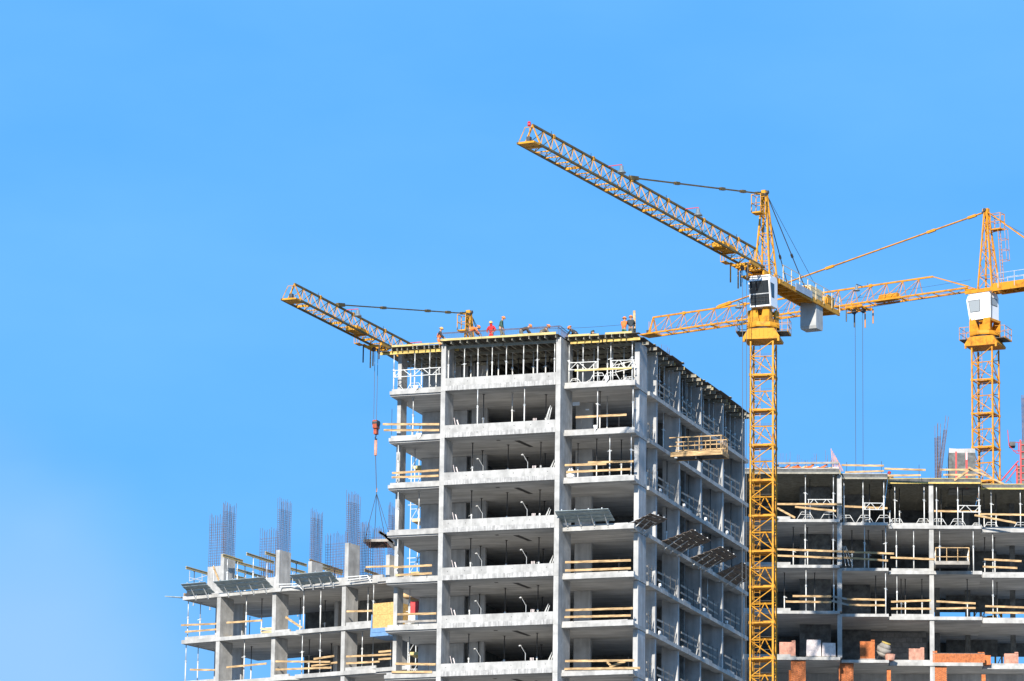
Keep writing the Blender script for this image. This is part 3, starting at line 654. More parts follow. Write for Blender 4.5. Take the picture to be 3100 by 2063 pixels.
# stubs of the next storey's columns, and their cages
def cage(F, x0, x1, y0, y1, z0, z1, zr, label=None, n=(3, 6), par=None, dz=.16):
    b = MB(F)
    for i in range(n[0]):
        for j in range(n[1]):
            if 0 < i < n[0] - 1 and 0 < j < n[1] - 1: continue
            x = x0 + (x1 - x0) * i / (n[0] - 1); y = y0 + (y1 - y0) * j / (n[1] - 1)
            b.bar((x, y, z0), (x + random.uniform(-.05, .05), y, z1 - random.uniform(0, .35)), .017, .017)
    o = build(b, 'rebar_cage', 'rebar', par)
    b = MB(F); z = z0 + .1
    while z < zr:
        for (a, c) in (((x0, y0), (x1, y0)), ((x1, y0), (x1, y1)), ((x1, y1), (x0, y1)), ((x0, y1), (x0, y0))):
            b.bar((a[0], a[1], z + random.uniform(-.02, .02)), (c[0], c[1], z), .012, .012)
        if n[1] > 4:
            for f in (.3, .65): b.bar((x0 - .03, y0 + (y1 - y0) * f, z + .06), (x1 + .03, y0 + (y1 - y0) * f, z + .06), .014, .014)
        z += dz
    build(b, 'stirrup', 'rebar', o, kind='stuff')
    return o
q1 = crop(500, 1450, .391)
def zpx(F, px, py, y): return F.at(px, py, 1, y)[2]
stubs = [  # x0, x1, ypl, depth, top pixel y, cage top pixel y, ring top pixel y
    (0.05, 0.36, -.05, 1.45, q1(0, 585), q1(0, 172), q1(0, 258)),
    (4.85, 5.17, .2, 1.5, q1(0, 552), q1(0, 138), q1(0, 226)),
    (10.95, 11.27, .2, 1.5, q1(0, 497), q1(0, 82), q1(0, 170)),
]
for x0, x1, yp, dp, a, b_, c_ in stubs:
    px = 660 if x0 < 1 else (840 if x0 < 6 else 1050)
    zt_ = zpx(L, px, a[1], yp); zc = zpx(L, px, b_[1], yp); zr = zpx(L, px, c_[1], yp)
    part('column_stub', 'concrete', B, lambda b: b.box(x0, x1, yp, yp + dp, .28, zt_))
    cage(L, x0 + .04, x1 - .04, yp + .06, yp + dp - .06, zt_ - .1, zc, zr, par=B, n=(3, 7))
# second-row stubs and cages: pixel extents (left, right, top, ring top, bottom) at a given depth
rows = [(335, 445, 270, 355, 685, 3.4, 1, 0), (727, 850, 383, 465, 775, 5.6, 1, 0), (1110, 1212, 222, 303, 640, 1.9, 0, 0), (1237, 1385, 414, 493, 780, 5.4, 1, 0),
        (1490, 1570, 330, 410, 752, 4.2, 1, 0), (1590, 1680, 363, 445, 752, 5.2, 1, 0), (1712, 1790, 178, 270, 590, .8, 0, 0)]
for (xl, xr, yt, yr, yb, Y, wide, _) in rows:
    pl = L.at(*q1(xl, yb), 1, Y); pr_ = L.at(*q1(xr, yb), 1, Y); zt_ = L.at(*q1(xl, yt), 1, Y)[2]; zr = L.at(*q1(xl, yr), 1, Y)[2]
    z0 = max(.25, pl[2])
    if wide:
        part('column_stub', 'concrete', B, lambda b: b.box(pl[0] - .05, pr_[0] + .05, Y - .02, Y + .3, .223, z0 + .02))
        cage(L, pl[0], pr_[0], Y, Y + .25, z0 - .05, zt_, zr, par=B, n=(8, 2), dz=.2)
    else:
        wx = .3; dy = 1.25
        part('column_stub', 'concrete', B, lambda b: b.box(pl[0] - .02, pl[0] + .3, Y, Y + 1.45, .223, z0 + .0))
        cage(L, pl[0] + .04, pl[0] + .26, Y + .08, Y + 1.38, z0 - .05, zt_, zr, par=B, n=(3, 7))
# yellow timber girders carried on props over the left building
qa = crop(500, 1640, .2697); qb = crop(850, 1640, .2697)
gl = [(qa(235, 292), qa(605, 397)), (qa(645, 155), qa(870, 222)), (qa(790, 230), qa(1215, 347)), (qa(915, 138), qa(1220, 236)), (qa(1125, 128), qb(290, 268)),
      (qa(800, 315), qa(1215, 437)), (qa(780, 392), qa(905, 423)), (qb(90, 300), qb(275, 352)), (qb(325, 212), qb(695, 335)), (qb(440, 290), qb(690, 362)),
      (qb(75, 402), qb(240, 460)), (qb(940, 320), qb(1115, 385)), (qb(450, 402), qb(575, 440))]
ZG = 2.95
for i, (a, b_) in enumerate(gl):
    P = L.at(*a, 2, ZG); Q = L.at(*b_, 2, ZG)
    if np.linalg.norm(Q - P) > 12: Q = P + unit(Q - P) * 12
    t = thing('timber_girder', 'yellow timber girder on props over the left building, %s from left' % ORD[i], 'timber girder', L, P, 'yellow girders over the left building')
    d = unit(Q - P); s = np.cross(d, Z3) * .0
    u = Z3 * .08
    build(MB(L).bar(P + u, Q + u, .09, .045), 'top_flange', 'timber_beam', t); build(MB(L).bar(P - u, Q - u, .09, .045), 'bottom_flange', 'timber_beam', t); build(MB(L).bar(P, Q, .03, .115), 'web', 'timber_grey', t)
    for f in (.25, .75):
        r = P + (Q - P) * f
        if r[2] > 1: prop(L, r[0], r[1], .225, ZG - .1 - .225, '%s prop under the %s yellow girder of the left building' % (('near', 'far')[f > .5], ORD[i]), PG, i % 2 == 0)
# props in left building storeys
lp = {1: [(qa(262, 660), 0), (qa(398, 685), 0), (qa(915, 612), 0), (qa(1088, 640), 1), (qb(262, 550), 0), (qb(452, 535), 0), (qb(983, 512), 0), (qb(1045, 478), 0), (qb(222, 630), 1), (qb(500, 660), 1), (qa(823, 830), 1), (qa(950, 880), 1)],
      2: [(qa(237, 1135), 0), (qa(372, 1165), 0), (qa(893, 1095), 0), (qa(970, 1175), 1), (qb(245, 1045), 0), (qb(447, 1010), 0), (qb(918, 1010), 0), (qb(1038, 1065), 0), (qb(322, 1100), 1), (qb(570, 1140), 1), (qb(1240, 1050), 0)]}
for k, pts in lp.items():
    for i, ((px, py), dk) in enumerate(pts):
        P = L.at(px, py, 2, -HL * (k - 1))
        P[1] = min(max(P[1], .12), 8.5)
        x = L.at(px, py, 1, P[1])[0]
        prop(L, x, P[1], -HL * k + .27, HL - .3, '%s prop from left in the %s storey of the left building' % (ORD[i], ('top', 'lower')[k - 1]), PG, bool(dk))
def lb(segs, label, Y=-.2, m='board', posts=()): boards(L, [(*a, *b_) for a, b_ in segs], Y, label, m, posts, th=.05, hb=.14)
lb([(qa(180, 940), qa(600, 922)), (qa(225, 1015), qa(592, 985))], 'two orange boards at the far left balcony of the left building, top storey')
lb([(qa(690, 912), qa(1090, 885))], 'single board between the first two columns of left building, top storey')
lb([(qb(740, 785), qb(1028, 778))], 'single board right of the third column of left building, top storey')
lb([(qa(280, 1438), qa(560, 1443))], 'short board at the far left balcony of left building, lower storey')
lb([(qa(690, 1412), qa(1138, 1370))], 'single tilted board between first two columns of left building, lower storey')
lb([(qa(1240, 1345), qb(555, 1352)), (qa(1240, 1438), qb(570, 1415))], 'two long boards right of the second column of left building, lower storey')
lb([(qb(370, 1318), qb(600, 1285)), (qb(345, 1398), qb(635, 1358))], 'two short tilted boards in the middle of left building, lower storey', Y=-.05)
lb([(qb(735, 1292), qb(1240, 1268)), (qb(735, 1368), qb(1110, 1348)), (qb(1100, 1240), qb(1240, 1228)), (qb(1100, 1322), qb(1240, 1314))], 'cluster of four orange boards beside the tower, lower storey of left building')
lb([(qb(955, 287), qb(1270, 275))], 'pale board on the left building roof beside the tower', Y=-.2)
t = thing('leaning_plank', 'orange plank leaning beside a prop, top storey of left building', 'plank', L, L.at(*qb(150, 900), 1, .3))
build(MB(L).bar(L.at(*qb(55, 848), 1, .4), L.at(*qb(235, 968), 1, .05), .06, .16), 'board', 'board', t)
t = thing('plank_stack', 'untidy stack of pale planks on the slab beside the second column', 'planks', L, L.at(*qa(1145, 1010), 1, .6))
for i in range(6):
    P = L.at(*qa(1145, 1020), 1, .6); z = -HL + .3 + i * .1
    build(MB(L).bar((P[0] - .45 + random.uniform(-.1, .1), .5 + random.uniform(-.1, .3), z), (P[0] + .45 + random.uniform(-.1, .1), .6 + random.uniform(-.1, .3), z + random.uniform(-.02, .04)), .2, .07), 'board', 'crane_pale', t)
t = thing('debris_heap', 'low heap of offcuts at the foot of the first column', 'debris', L, L.at(*qa(700, 1045), 1, .6))
for i in range(8):
    P = L.at(*qa(700, 1045), 1, .5); a = random.uniform(0, 3)
    build(MB(L).bar((P[0] + random.uniform(-.5, .5), .3, -HL + .32), (P[0] + random.uniform(-.5, .5), .8, -HL + .36 + random.uniform(0, .15)), .08, .04), 'offcut', 'crane_pale', t)
# canopies on the left building edge
def cpx(a, b_, rise, width, label, m='panel_teal', n=6, nb=4, out=(0, -1, 0), Y=-.35):
    P = L.at(*a, 1, Y); Q = L.at(*b_, 1, Y); z = .32
    canopy(L, (P[0], Y, z), (Q[0], Y, z), out, rise, width, label, n, m, nb=nb)
cpx(qa(285, 590), qa(560, 560), .62, 1.3, 'leftmost dark tilted canopy at the corner of the left building', nb=2, n=5)
cpx(qa(650, 590), qa(1215, 535), .62, 1.3, 'second tilted canopy with four brackets on the left building', nb=4)
cpx(qb(200, 485), qb(655, 465), .62, 1.2, 'third tilted canopy with bracket frames on the left building', nb=4)
t = thing('folded_panel', 'dark corrugated panel sticking out left of the left building', 'panel', L, (-3.3, .2, .3))
for i in range(5): build(MB(L).bar((-4.7 + .06 * i, -.3 + i * .28, .38 + .02 * i), (-3.2 + .06 * i, -.3 + i * .28, .2), .26, .06), 'plank', 'panel_teal', t)
t = thing('roof_box', 'dark flat box lying at the left edge of the left building roof', 'box', L, (-2.6, .0, .3))
build(MB(L).prism([(-3.0, .28), (-1.4, .28), (-1.2, .45), (-1.3, .62), (-2.7, .62)], 1, -.3, .7), 'box_body', 'steel_dark', t); build(MB(L).box(-3.05, -2.98, -.32, .72, .28, .5), 'end_board', 'board', t)
t = thing('scaffold_bracket', 'small scaffold bracket and rope at the left edge of roof slab', 'scaffold', L, L.at(*qa(290, 440), 1, 1.2))
for a, b_ in ((qa(275, 440), qa(275, 330)), (qa(415, 440), qa(415, 365)), (qa(270, 405), qa(420, 440)), (qa(270, 445), qa(470, 380)), (qa(545, 265), qa(545, 460))):
    build(MB(L).tube(L.at(*a, 1, 1.2), L.at(*b_, 1, 1.2), .03, 5), 'tube', 'galv', t)
t = thing('broken_plank', 'orange plank propped against the leftmost column stub', 'plank', L, L.at(*qa(570, 430), 1, 1.1))
build(MB(L).bar(L.at(*qa(540, 280), 1, 1.0), L.at(*qa(605, 440), 1, 1.1), .08, .12), 'board', 'board', t)
for j, (a, b_, c_, d_) in enumerate(((qa(1260, 480), qa(1480, 475), qa(1290, 560), qb(250, 545)), (qb(725, 400), qb(975, 380), qb(770, 480), qb(1015, 465)))):
    t = thing('edge_bracket_frame', '%s pale horizontal bracket frame on the left building roof edge' % ('left', 'right')[j], 'bracket frame', L, L.at(*a, 1, -.4), 'bracket frames on the roof edge')
    for u, v in ((a, b_), ((a[0] + 8, a[1] + 8), (b_[0] + 10, b_[1] + 6)), ((a[0] + 15, a[1] + 5), c_), (b_, d_)): build(MB(L).bar(L.at(*u, 1, -.5), L.at(*v, 1, -.42), .05, .06), 'bar', 'galv_white', t)
# board-clad box with blue base
P0 = L.at(*qb(1030, 975), 1, -1.2); P1 = L.at(*qb(1300, 675), 1, -1.2)
t = thing('clad_box', 'orange chipboard box on a blue steel base beside the tower', 'site box', L, P0)
zc = (P0[2] + P1[2]) / 2 + .05
build(MB(L).box(P0[0], P1[0], -1.2, .8, P0[2], zc - .006), 'chipboard_sheet', 'osb', t)
build(MB(L).box(P0[0] + .01, P1[0], -1.2, .8, zc + .006, P1[2]), 'chipboard_sheet', 'osb', t)
Pb = L.at(*qb(1020, 1045), 1, -1.2)
build(MB(L).box(P0[0] - .05, P1[0], -1.25, .8, P0[2] - .32, P0[2] - .01), 'blue_base', 'blue_steel', t)
build(MB(L).box(P0[0] - .1, P1[0] - .6, -1.3, .8, P0[2] - .62, P0[2] - .35), 'blue_beam', 'blue_steel', t)
build(MB(L).box(P0[0] + 2.2, P0[0] + 2.6, -1.34, -1.2, P0[2] - .62, P0[2] - .38), 'white_bracket', 'cab_white', t)
build(MB(L).prism([(P0[0] - .16, P0[2] - .62), (P0[0] - .06, P0[2] - .62), (P0[0] - .0, P0[2] + 1.0), (P0[0] - .08, P0[2] + 1.0)], 1, -1.25, .8), 'blue_side', 'blue_steel', t)

# ------------------------------------------------------------------ right building
C = thing('brick_and_concrete_building', 'unfinished concrete block at right with brick piers and stacked bricks on its floors', 'building', R, (0, 6, -OZ - R.o[2]))
RU = [(-16.0, -6.85, -1.3), (-6.85, -3.15, .05), (-3.15, 4.0, 1.5), (4.0, 10.5, 3.0)]
RB = 13.6
for k in range(4):
    z = -HR * k
    for i, (x0, x1, yf) in enumerate(RU):
        yo = yf
        if k == 3 and i == 1: x0 -= .0
        part('floor_slab', 'concrete_soffit', C, lambda b: b.box(x0, x1 - .003, yo + .25, RB, z + .002 * i, z + .22))
        part('slab_edge', 'concrete', C, lambda b: b.prism([(x0, yo + .25), (x0 + .12 * (i > 0), yo), (x1 - .003, yo), (x1 - .003, yo + .25)], 2, z - .02, z + (.2 if i in (0, 1) else .24)))
    # kerbs
    part('slab_kerb', 'concrete', C, lambda b: b.box(-16, -10.6, -1.2, -1.0, z + .203, z + .42))
    part('slab_kerb', 'concrete', C, lambda b: b.box(-2.9, .0 if k != 2 else .3, 1.6, 1.8, z + .243, z + .44))
    part('slab_kerb', 'concrete', C, lambda b: b.box(4.1, 10, 3.1, 3.3, z + .243, z + .42))
for k in range(-1, 4):
    z = -HR * (k + 1); zt = z + HR - .03 if k >= 0 else HR + .1
    z0 = z + .24
    if k == -1: z0 = .24; zt = HR + .15
    else: z0 = -HR * (k + 1) + .24; zt = -HR * k - .005
    if k == 3: continue
    part('column', 'concrete', C, lambda b: b.box(-7.05, -6.7, -1.27 if False else -.9, -.2, z0, zt))
    part('column', 'concrete', C, lambda b: b.box(0, .34, 1.62, 2.6, z0, zt))
    part('column', 'concrete', C, lambda b: b.box(8.0, 8.34, 3.3, 4.2, z0, zt))
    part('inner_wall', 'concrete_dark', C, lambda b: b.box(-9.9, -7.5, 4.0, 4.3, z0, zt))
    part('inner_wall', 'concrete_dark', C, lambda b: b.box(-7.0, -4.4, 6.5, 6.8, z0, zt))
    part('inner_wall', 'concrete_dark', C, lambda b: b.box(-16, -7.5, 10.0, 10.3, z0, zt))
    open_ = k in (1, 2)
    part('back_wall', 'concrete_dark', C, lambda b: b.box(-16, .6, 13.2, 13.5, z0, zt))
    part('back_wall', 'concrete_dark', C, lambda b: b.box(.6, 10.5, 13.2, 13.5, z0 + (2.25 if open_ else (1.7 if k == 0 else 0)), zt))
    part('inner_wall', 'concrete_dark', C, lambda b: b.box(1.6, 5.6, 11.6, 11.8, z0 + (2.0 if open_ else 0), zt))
    part('inner_column', 'concrete_dark', C, lambda b: (b.box(.6, 1.0, 8, 8.4, z0, zt), b.box(3.0, 3.4, 9, 9.4, z0, zt), b.box(6.5, 6.9, 9, 9.4, z0, zt)))
# dark block wall under level C
z0 = -HR * 3 + .23
for r_ in range(8):
    for c_ in range(12):
        x0 = -6.6 + c_ * .62 + (.31 if r_ % 2 else 0); x1 = x0 + .6
        if x1 > 0: continue
        y_ = 7.2 + random.uniform(-.01, .02)
        part('concrete_block', 'block', C, lambda b: b.box(x0, x1, y_, y_ + .2, z0 + r_ * .402, z0 + r_ * .402 + .385))
part('mortar_core', 'mortar', C, lambda b: b.box(-6.6, 0, 7.24, 7.38, z0, z0 + 3.2))
def low(b):
    for k in range(4, 19):
        z = -HR * k
        if z < -OZ - R.o[2]: break
        b.box(-16, 10.5, 1.5, RB, z, z + .22); b.box(-15.5, 10, 6, 6.3, z + .222, z + HR - .004)
        for x in (-15, -7, 0, 8): b.box(x, x + .35, 1.6, 2.6, z + .222, z + HR - .004)
part('lower_storeys', 'concrete_wall', C, low, R)
g6 = crop(2250, 1250, .3608); g7 = crop(2250, 1650, .3608)
# brickwork
def brickwork(F, x0, x1, y, z0, z1, name='brick_pier', par=None, m='brick', depth=.38):
    o = part(name, 'mortar', par, lambda b: b.box(x0 + .01, x1 - .01, y + .012, y + depth, z0, z1 - .01), F)
    n = 0; z = z0; r = 0
    while z + .075 <= z1 + .001:
        x = x0 - (.13 if r % 2 else 0)
        while x < x1 - .02:
            a = max(x, x0); c = min(x + .25, x1)
            if c - a > .05:
                e = random.uniform(0, .008)
                build(MB(F).box(a, c - .012, y - e, y + .12, z, z + .066), 'brick', m, o); n += 1
            x += .26
        z += .078; r += 1
    return n
zD = -HR * 3
nb = 0
for (xl, xr, yt, Y, zt_) in ((400, 525, 945, -1.1, None), (810, 928, 970, .3, None), (1590, 1710, 1005, 1.7, None)):
    a = R.at(*g7(xl, 1060), 1, Y)[0]; c = R.at(*g7(xr, 1060), 1, Y)[0]
    nb += brickwork(R, a, c, Y, zD - 2.0, zD - .03, par=C)
for (xl, xr, yt, Y) in ((383, 402, 1052, -.6), (1205, 1238, 1045, .9), (2000, 2033, 1088, 2.4), (802, 812, 1020, -.3)):
    a = R.at(*g7(xl, yt), 1, Y); c = R.at(*g7(xr, yt), 1, Y)
    part('brick_return', 'brick', C, lambda b: b.box(a[0], c[0], Y, Y + .4, zD - 2.4, a[2]))
# brick parapet wall at D level: joined courses (many small bricks)
def courses(F, x0, x1, y, z0, z1, depth=.12):
    b = MB(F); z = z0; r = 0
    while z + .07 <= z1:
        x = x0 - (.13 if r % 2 else 0)
        while x < x1 - .02:
            a = max(x, x0); c = min(x + .25, x1); e = random.uniform(0, .01)
            if c - a > .04: b.box(a, c - .013, y - e, y + depth, z, z + .066)
            x += .26
        z += .078; r += 1
    return b
a = R.at(*g7(1590, 985), 1, 1.62); c = R.at(*g7(2030, 985), 1, 1.62); tp = R.at(*g7(1800, 907), 1, 1.62)[2]
pw = part('brick_parapet', 'mortar', C, lambda b: b.box(a[0] + .01, c[0] - .01, 1.63, 1.85, zD + .25, tp - .01), R)
build(courses(R, a[0], c[0], 1.62, zD + .25, tp), 'brick', 'brick', pw, kind='stuff')
build(courses(R, a[0], a[0] + .35, 1.61, tp, tp + .2), 'raised_corner', 'brick', pw)
build(courses(R, c[0] - .55, c[0], 1.61, tp, tp + .12), 'raised_corner', 'brick', pw)
pw2 = part('brick_parapet', 'brick', C, lambda b: b.box(4.05, 4.65, 2.6, 3.0, zD + .25, tp - .02), R)
def pallet(px0, px1, py0, py1, Y, m, label, wrapm=None):
    a = R.at(*g7(px0, py1), 1, Y); c = R.at(*g7(px1, py0), 1, Y)
    z0 = a[2]
    k = -HR * 3
    z0 = k + .24; z1 = max(c[2], z0 + .6)
    t = thing('brick_pallet', label, 'brick pallet', R, (a[0], Y, z0), 'pallets of bricks on the slab of the right building')
    build(MB(R).box(a[0] - .03, c[0] + .03, Y - .03, Y + .95, z0, z0 + .1), 'pallet', 'board_old', t)
    if wrapm: build(MB(R).prism([(a[0] - .01, z0 + .11), (c[0] + .01, z0 + .11), (c[0] - .01, z1 - .02), (a[0] + .02, z1)], 1, Y - .012, Y + .9), 'wrapped_bricks', wrapm, t)
    else:
        build(MB(R).box(a[0] + .02, c[0] - .02, Y + .02, Y + .88, z0 + .105, z1 - .04), 'brick_core', m, t)
        build(courses(R, a[0], c[0], Y, z0 + .105, z1 - .0), 'brick', m, t, kind='stuff')
        build(MB(R).box(c[0] - .3, c[0] - .02, Y, Y + .4, z1, z1 + .08), 'loose_brick', m, t)
pallet(303, 440, 812, 908, -1.0, 'brick_pale', 'faded red pallet of bricks leftmost on the slab beside the crane mast')
pallet(530, 652, 796, 912, -.9, 'brick_pale', 'tall pallet of bricks wrapped in whitish film', 'wrap')
pallet(662, 775, 822, 918, -.9, 'brick_pale', 'lower white wrapped pallet next to the right building column', 'wrap')
pallet(980, 1105, 806, 940, .35, 'brick', 'bright orange tall pallet of bricks in the middle bay')
pallet(1390, 1520, 870, 950, 1.8, 'brick_pale', 'small broken pallet of bricks with torn white film')
pallet(2190, 2310, 908, 990, 3.3, 'brick_pale', 'rightmost pallet of red bricks with a white label')
# tilted mixer drum
P = R.at(*g7(1170, 890), 1, .6); zf = zD + .24
t = thing('mortar_mixer', 'tan mortar mixer with a round drum and a pink tub beside the orange pallet', 'mixer', R, (P[0], .6, zf))
b = MB(R)
for (r0, r1, h0, h1) in ((.25, .52, 0, .3), (.52, .56, .3, .7), (.56, .3, .7, 1.05)):
    c0 = V3(P[0] - .1, .8, zf + .35); ax = unit(V3(.35, -.25, .9)); b.tube(c0 + ax * h0, c0 + ax * h1, r0, 12, r1)
build(b, 'drum', 'board_old', t, smooth=True)
b = MB(R); c0 = V3(P[0] - .1, .8, zf + .35) + ax * 1.05; b.tube(c0, c0 + ax * .06, .36, 12, .36); build(b, 'drum_rim', 'timber_beam', t)
build((lambda b: (b.bar((P[0] - .5, .5, zf), (P[0] - .1, .8, zf + .8), .06, .06), b.bar((P[0] + .3, .5, zf), (P[0] - .1, .8, zf + .8), .06, .06), b.bar((P[0] - .1, 1.3, zf), (P[0] - .1, .8, zf + .8), .06, .06), b)[-1])(MB(R)), 'stand', 'steel_dark', t)
build(MB(R).lathe((P[0] + .55, .55, zf), [(.34, 0), (.42, .42), (.44, .45), (.38, .45)], 12), 'tub', 'brick_pale', t)
# props of the right building
top_px = [(522, 560), (757, 560), (845, 580), (1005, 580), (1180, 585), (1272, 610), (1518, 620), (1622, 615), (1800, 620), (1978, 620), (2080, 645), (2325, 645)]
def rfront(x):
    for x0, x1, yf in RU:
        if x0 <= x < x1: return yf
    return 3.0
def rprop(px, py, k, label, off=.3, dark=False):
    P = R.at(px, py, 1, 0); y = rfront(P[0]) + off; P = R.at(px, py, 1, y); y = rfront(P[0]) + off
    zf = -HR * k + (.245 if off < .3 else .225); h = (HR * 1.0 - .12 if k == 0 else HR - .25)
    prop(R, P[0], y, zf + .02, h, label, PG, dark); return P[0], y
rx = []
for i, (x, y) in enumerate(top_px): rx.append(rprop(*g6(x, 750), 0, '%s front prop from left in the top storey of the right building' % ORD[i]))
for i, x in enumerate((560, 800, 1060, 1230, 1310, 1560, 1660, 1840, 2020, 2120)): rprop(*g6(x, 740), 0, '%s rear prop from left in the top storey of the right building' % ORD[i], 2.2, True)
for i, x in enumerate((520, 755, 1018, 1195, 1285, 1430, 1648, 1930, 2093)): rprop(*g6(x, 1080), 1, '%s front prop from left in the second storey of the right building' % ORD[i])
for i, x in enumerate((420, 540, 912, 1050, 1172, 2110, 2025)): rprop(*g6(x, 1080), 1, '%s rear prop from left in the second storey of the right building' % ORD[i], 2.4, True)
for i, x in enumerate((527, 760, 1195, 1290, 2095)): rprop(*g7(x, 400), 2, '%s front prop from left in the third storey of the right building' % ORD[i])
for i, x in enumerate((345, 600, 1112, 1325, 1360, 1500, 1880, 2130)): rprop(*g7(x, 420), 2, '%s rear prop from left in the third storey of the right building' % ORD[i], 2.4, True)
for i, (x, sm) in enumerate(((522, 0), (540, 1), (720, 0), (862, 0), (1020, 0), (1030, 1), (1180, 0), (1285, 0), (1510, 0), (1520, 1), (1640, 0), (1800, 0), (1810, 1), (1960, 1), (2080, 0), (2330, 0))):
    P = R.at(*g6(x, 880), 1, 0); y = rfront(P[0]) + (.55 if not sm else .9); P = R.at(*g6(x, 880), 1, y)
    place(TRS if sm else trestle_big if False else TR, R, (P[0], y, .23), '%s tripod from left in the top storey of the right building' % ORD[i], 'tripod', TG)
def rt(x0, y0, x1, y1, h, n, label):
    P = R.at(*g6(x0, y0), 1, 0); Y = rfront(P[0]) + .25; P = R.at(*g6(x0, y0), 1, Y); Q = R.at(*g6(x1, y1), 1, Y); truss(R, P, Q, h, n, label)
rt(540, 783, 755, 783, .5, 4, 'left white lattice frame in the top storey of the right building')
rt(1013, 812, 1180, 814, .5, 3, 'middle white lattice frame in the top storey of the right building')
rt(1800, 833, 1995, 835, .5, 3, 'right white lattice frame in the top storey of the right building')
def rb(segs, label, m='board', off=.12, posts=(), c=g6):
    P = R.at(*c(segs[0][0] + 5, segs[0][1]), 1, 0); Y = rfront(P[0]) + off
    boards(R, [(*c(s[0], s[1]), *c(s[2], s[3])) for s in segs], Y, label, m, [(*c(p[0], p[1]), c(0, p[2])[1]) for p in posts], th=.05, hb=.15)
rb([(270, 767, 825, 768)], 'long pale board in the top storey just right of the crane mast')
rb([(435, 790, 780, 825)], 'sagging board below the long one, top storey of right building', off=.2)
rb([(285, 800, 435, 882)], 'board leaning down beside the crane mast, top storey of right building', off=.2)
rb([(830, 785, 1210, 802)], 'board between the column and fourth prop, top storey of right building', off=.35)
rb([(1600, 825, 1995, 830)], 'board behind the second column, top storey of right building', off=.5)
rb([(1985, 852, 2400, 857), (1940, 860, 2290, 925)], 'crossed boards at the right end, top storey of right building', off=.2)
rb([(270, 1145, 830, 1165), (270, 1198, 830, 1222)], 'pair of long boards beside the mast, second storey of right building')
rb([(830, 1165, 1265, 1183), (830, 1215, 1215, 1242)], 'pair of boards in the narrow bay, second storey of right building', off=.1)
rb([(1235, 1215, 1605, 1230)], 'single board left of the second column, second storey of right building', off=.1)
rb([(2020, 1230, 2335, 1246), (2010, 1293, 2300, 1303)], 'pair of boards at the right, second storey of right building')
rb([(415, 430, 740, 433), (355, 476, 740, 482)], 'pair of boards beside the mast, third storey of right building', c=g7)
rb([(750, 433, 870, 455), (740, 470, 885, 505)], 'grey pair of sloping boards at the column, third storey of right building', 'board_old', c=g7)
rb([(870, 455, 1190, 462), (885, 505, 1190, 508)], 'pale pair of boards in the narrow bay, third storey of right building', c=g7)
rb([(1240, 478, 1575, 466), (1240, 535, 1575, 537)], 'pair of boards left of the second column, third storey of right building', c=g7)
rb([(1620, 475, 1950, 492), (1620, 535, 1950, 530)], 'pair of boards right of the second column, third storey of right building', c=g7)
rb([(2030, 515, 2400, 527), (2030, 570, 2400, 572)], 'pair of boards at the right end, third storey of right building', c=g7)
# white loading platform in the right building
P0 = R.at(*g7(1615, 150), 1, -.2); P1 = R.at(*g7(1895, 150), 1, -.2)
t = thing('loading_platform', 'timber loading platform with railings cantilevered from the right building', 'platform', R, P0)
x0, x1, zz = P0[0], P1[0], P0[2]
build(MB(R).box(x0, x1, -.2, 3.2, zz - .12, zz - .02), 'deck', 'deck_dark', t)
build(MB(R).box(x0 - .04, x1 + .04, -.28, -.2, zz - .15, zz + .12), 'front_beam', 'board_old', t)
for x in (x0, x1):
    build(MB(R).box(x - .04, x + .04, -.2, 3.2, zz - .15, zz + .1), 'side_beam', 'board_old', t)
    for h in (.6, 1.15): build(MB(R).bar((x, -.2, zz + h), (x, 3.0, zz + h), .05, .06), 'rail', 'board', t)
    for j in range(6): build(MB(R).bar((x, -.2 + j * .6, zz), (x, -.2 + j * .6, zz + 1.15), .04, .04), 'rail_post', 'galv_white', t)
for h in (.45, 1.15): build(MB(R).bar((x0, -.24, zz + h), (x1, -.24, zz + h), .05, .06), 'rail', 'board', t)
for f in (0, .33, .66, 1): build(MB(R).bar((x0 + (x1 - x0) * f, -.24, zz), (x0 + (x1 - x0) * f, -.24, zz + 1.15), .05, .05), 'rail_post', 'board', t)
t = thing('leaning_poles', 'three thin white poles leaning beside the first column, second storey', 'poles', R, R.at(*g7(880, 170), 1, .8))
for i in range(3): build(MB(R).tube(R.at(*g7(860 + i * 30, 178), 1, .6), R.at(*g7(835 + i * 12, 10), 1, 1.4), .025, 5), 'pole', 'galv_white', t)
# roof formwork of the right building
D2 = thing('roof_formwork', 'dark ribbed roof formwork along the top of the right building', 'formwork deck', R, (0, 5, HR))
ZR = HR + .28
RZ = [ZR + .12, ZR - .02, ZR - .1, ZR - .25]
for i, (x0, x1, yf) in enumerate(RU):
    z = RZ[i]
    n = max(2, int((x1 - x0) / 1.8))
    for j in range(n):
        a, c = x0 + (x1 - x0) * j / n, x0 + (x1 - x0) * (j + 1) / n - .015
        part('plywood_sheet', 'plywood', D2, lambda b: b.box(a, c, yf - .1, RB, z, z + .03), R)
    y = yf + .1
    while y < RB:
        part('timber_girder', 'timber_grey', D2, lambda b: b.ibeam((x0 + .02, y, z - .1), (x1 - .04, y, z - .1)), R); y += .42
    part('edge_form', 'timber_grey' if i < 2 else 'timber_beam', D2, lambda b: b.box(x0 + .02, x1 - .05, yf - .12, yf - .07, z - .24, z - .12), R)
    part('edge_form', 'concrete_dark', D2, lambda b: b.box(x0 + .0, x1 - .03, yf - .1, yf - .06, z - .12, z + .13), R)
    part('slab_edge', 'plywood_edge' if i > 1 else 'concrete', D2, lambda b: b.box(x0 + .05, x1 - .08, yf - .15, yf + .3, z + .135, z + .19), R)
    if i: part('edge_form', 'timber_beam', D2, lambda b: b.bar((x0 + .02, yf - 1.3, z + .05), (x0 + .1, yf - .15, z + .02), .06, .3), R)
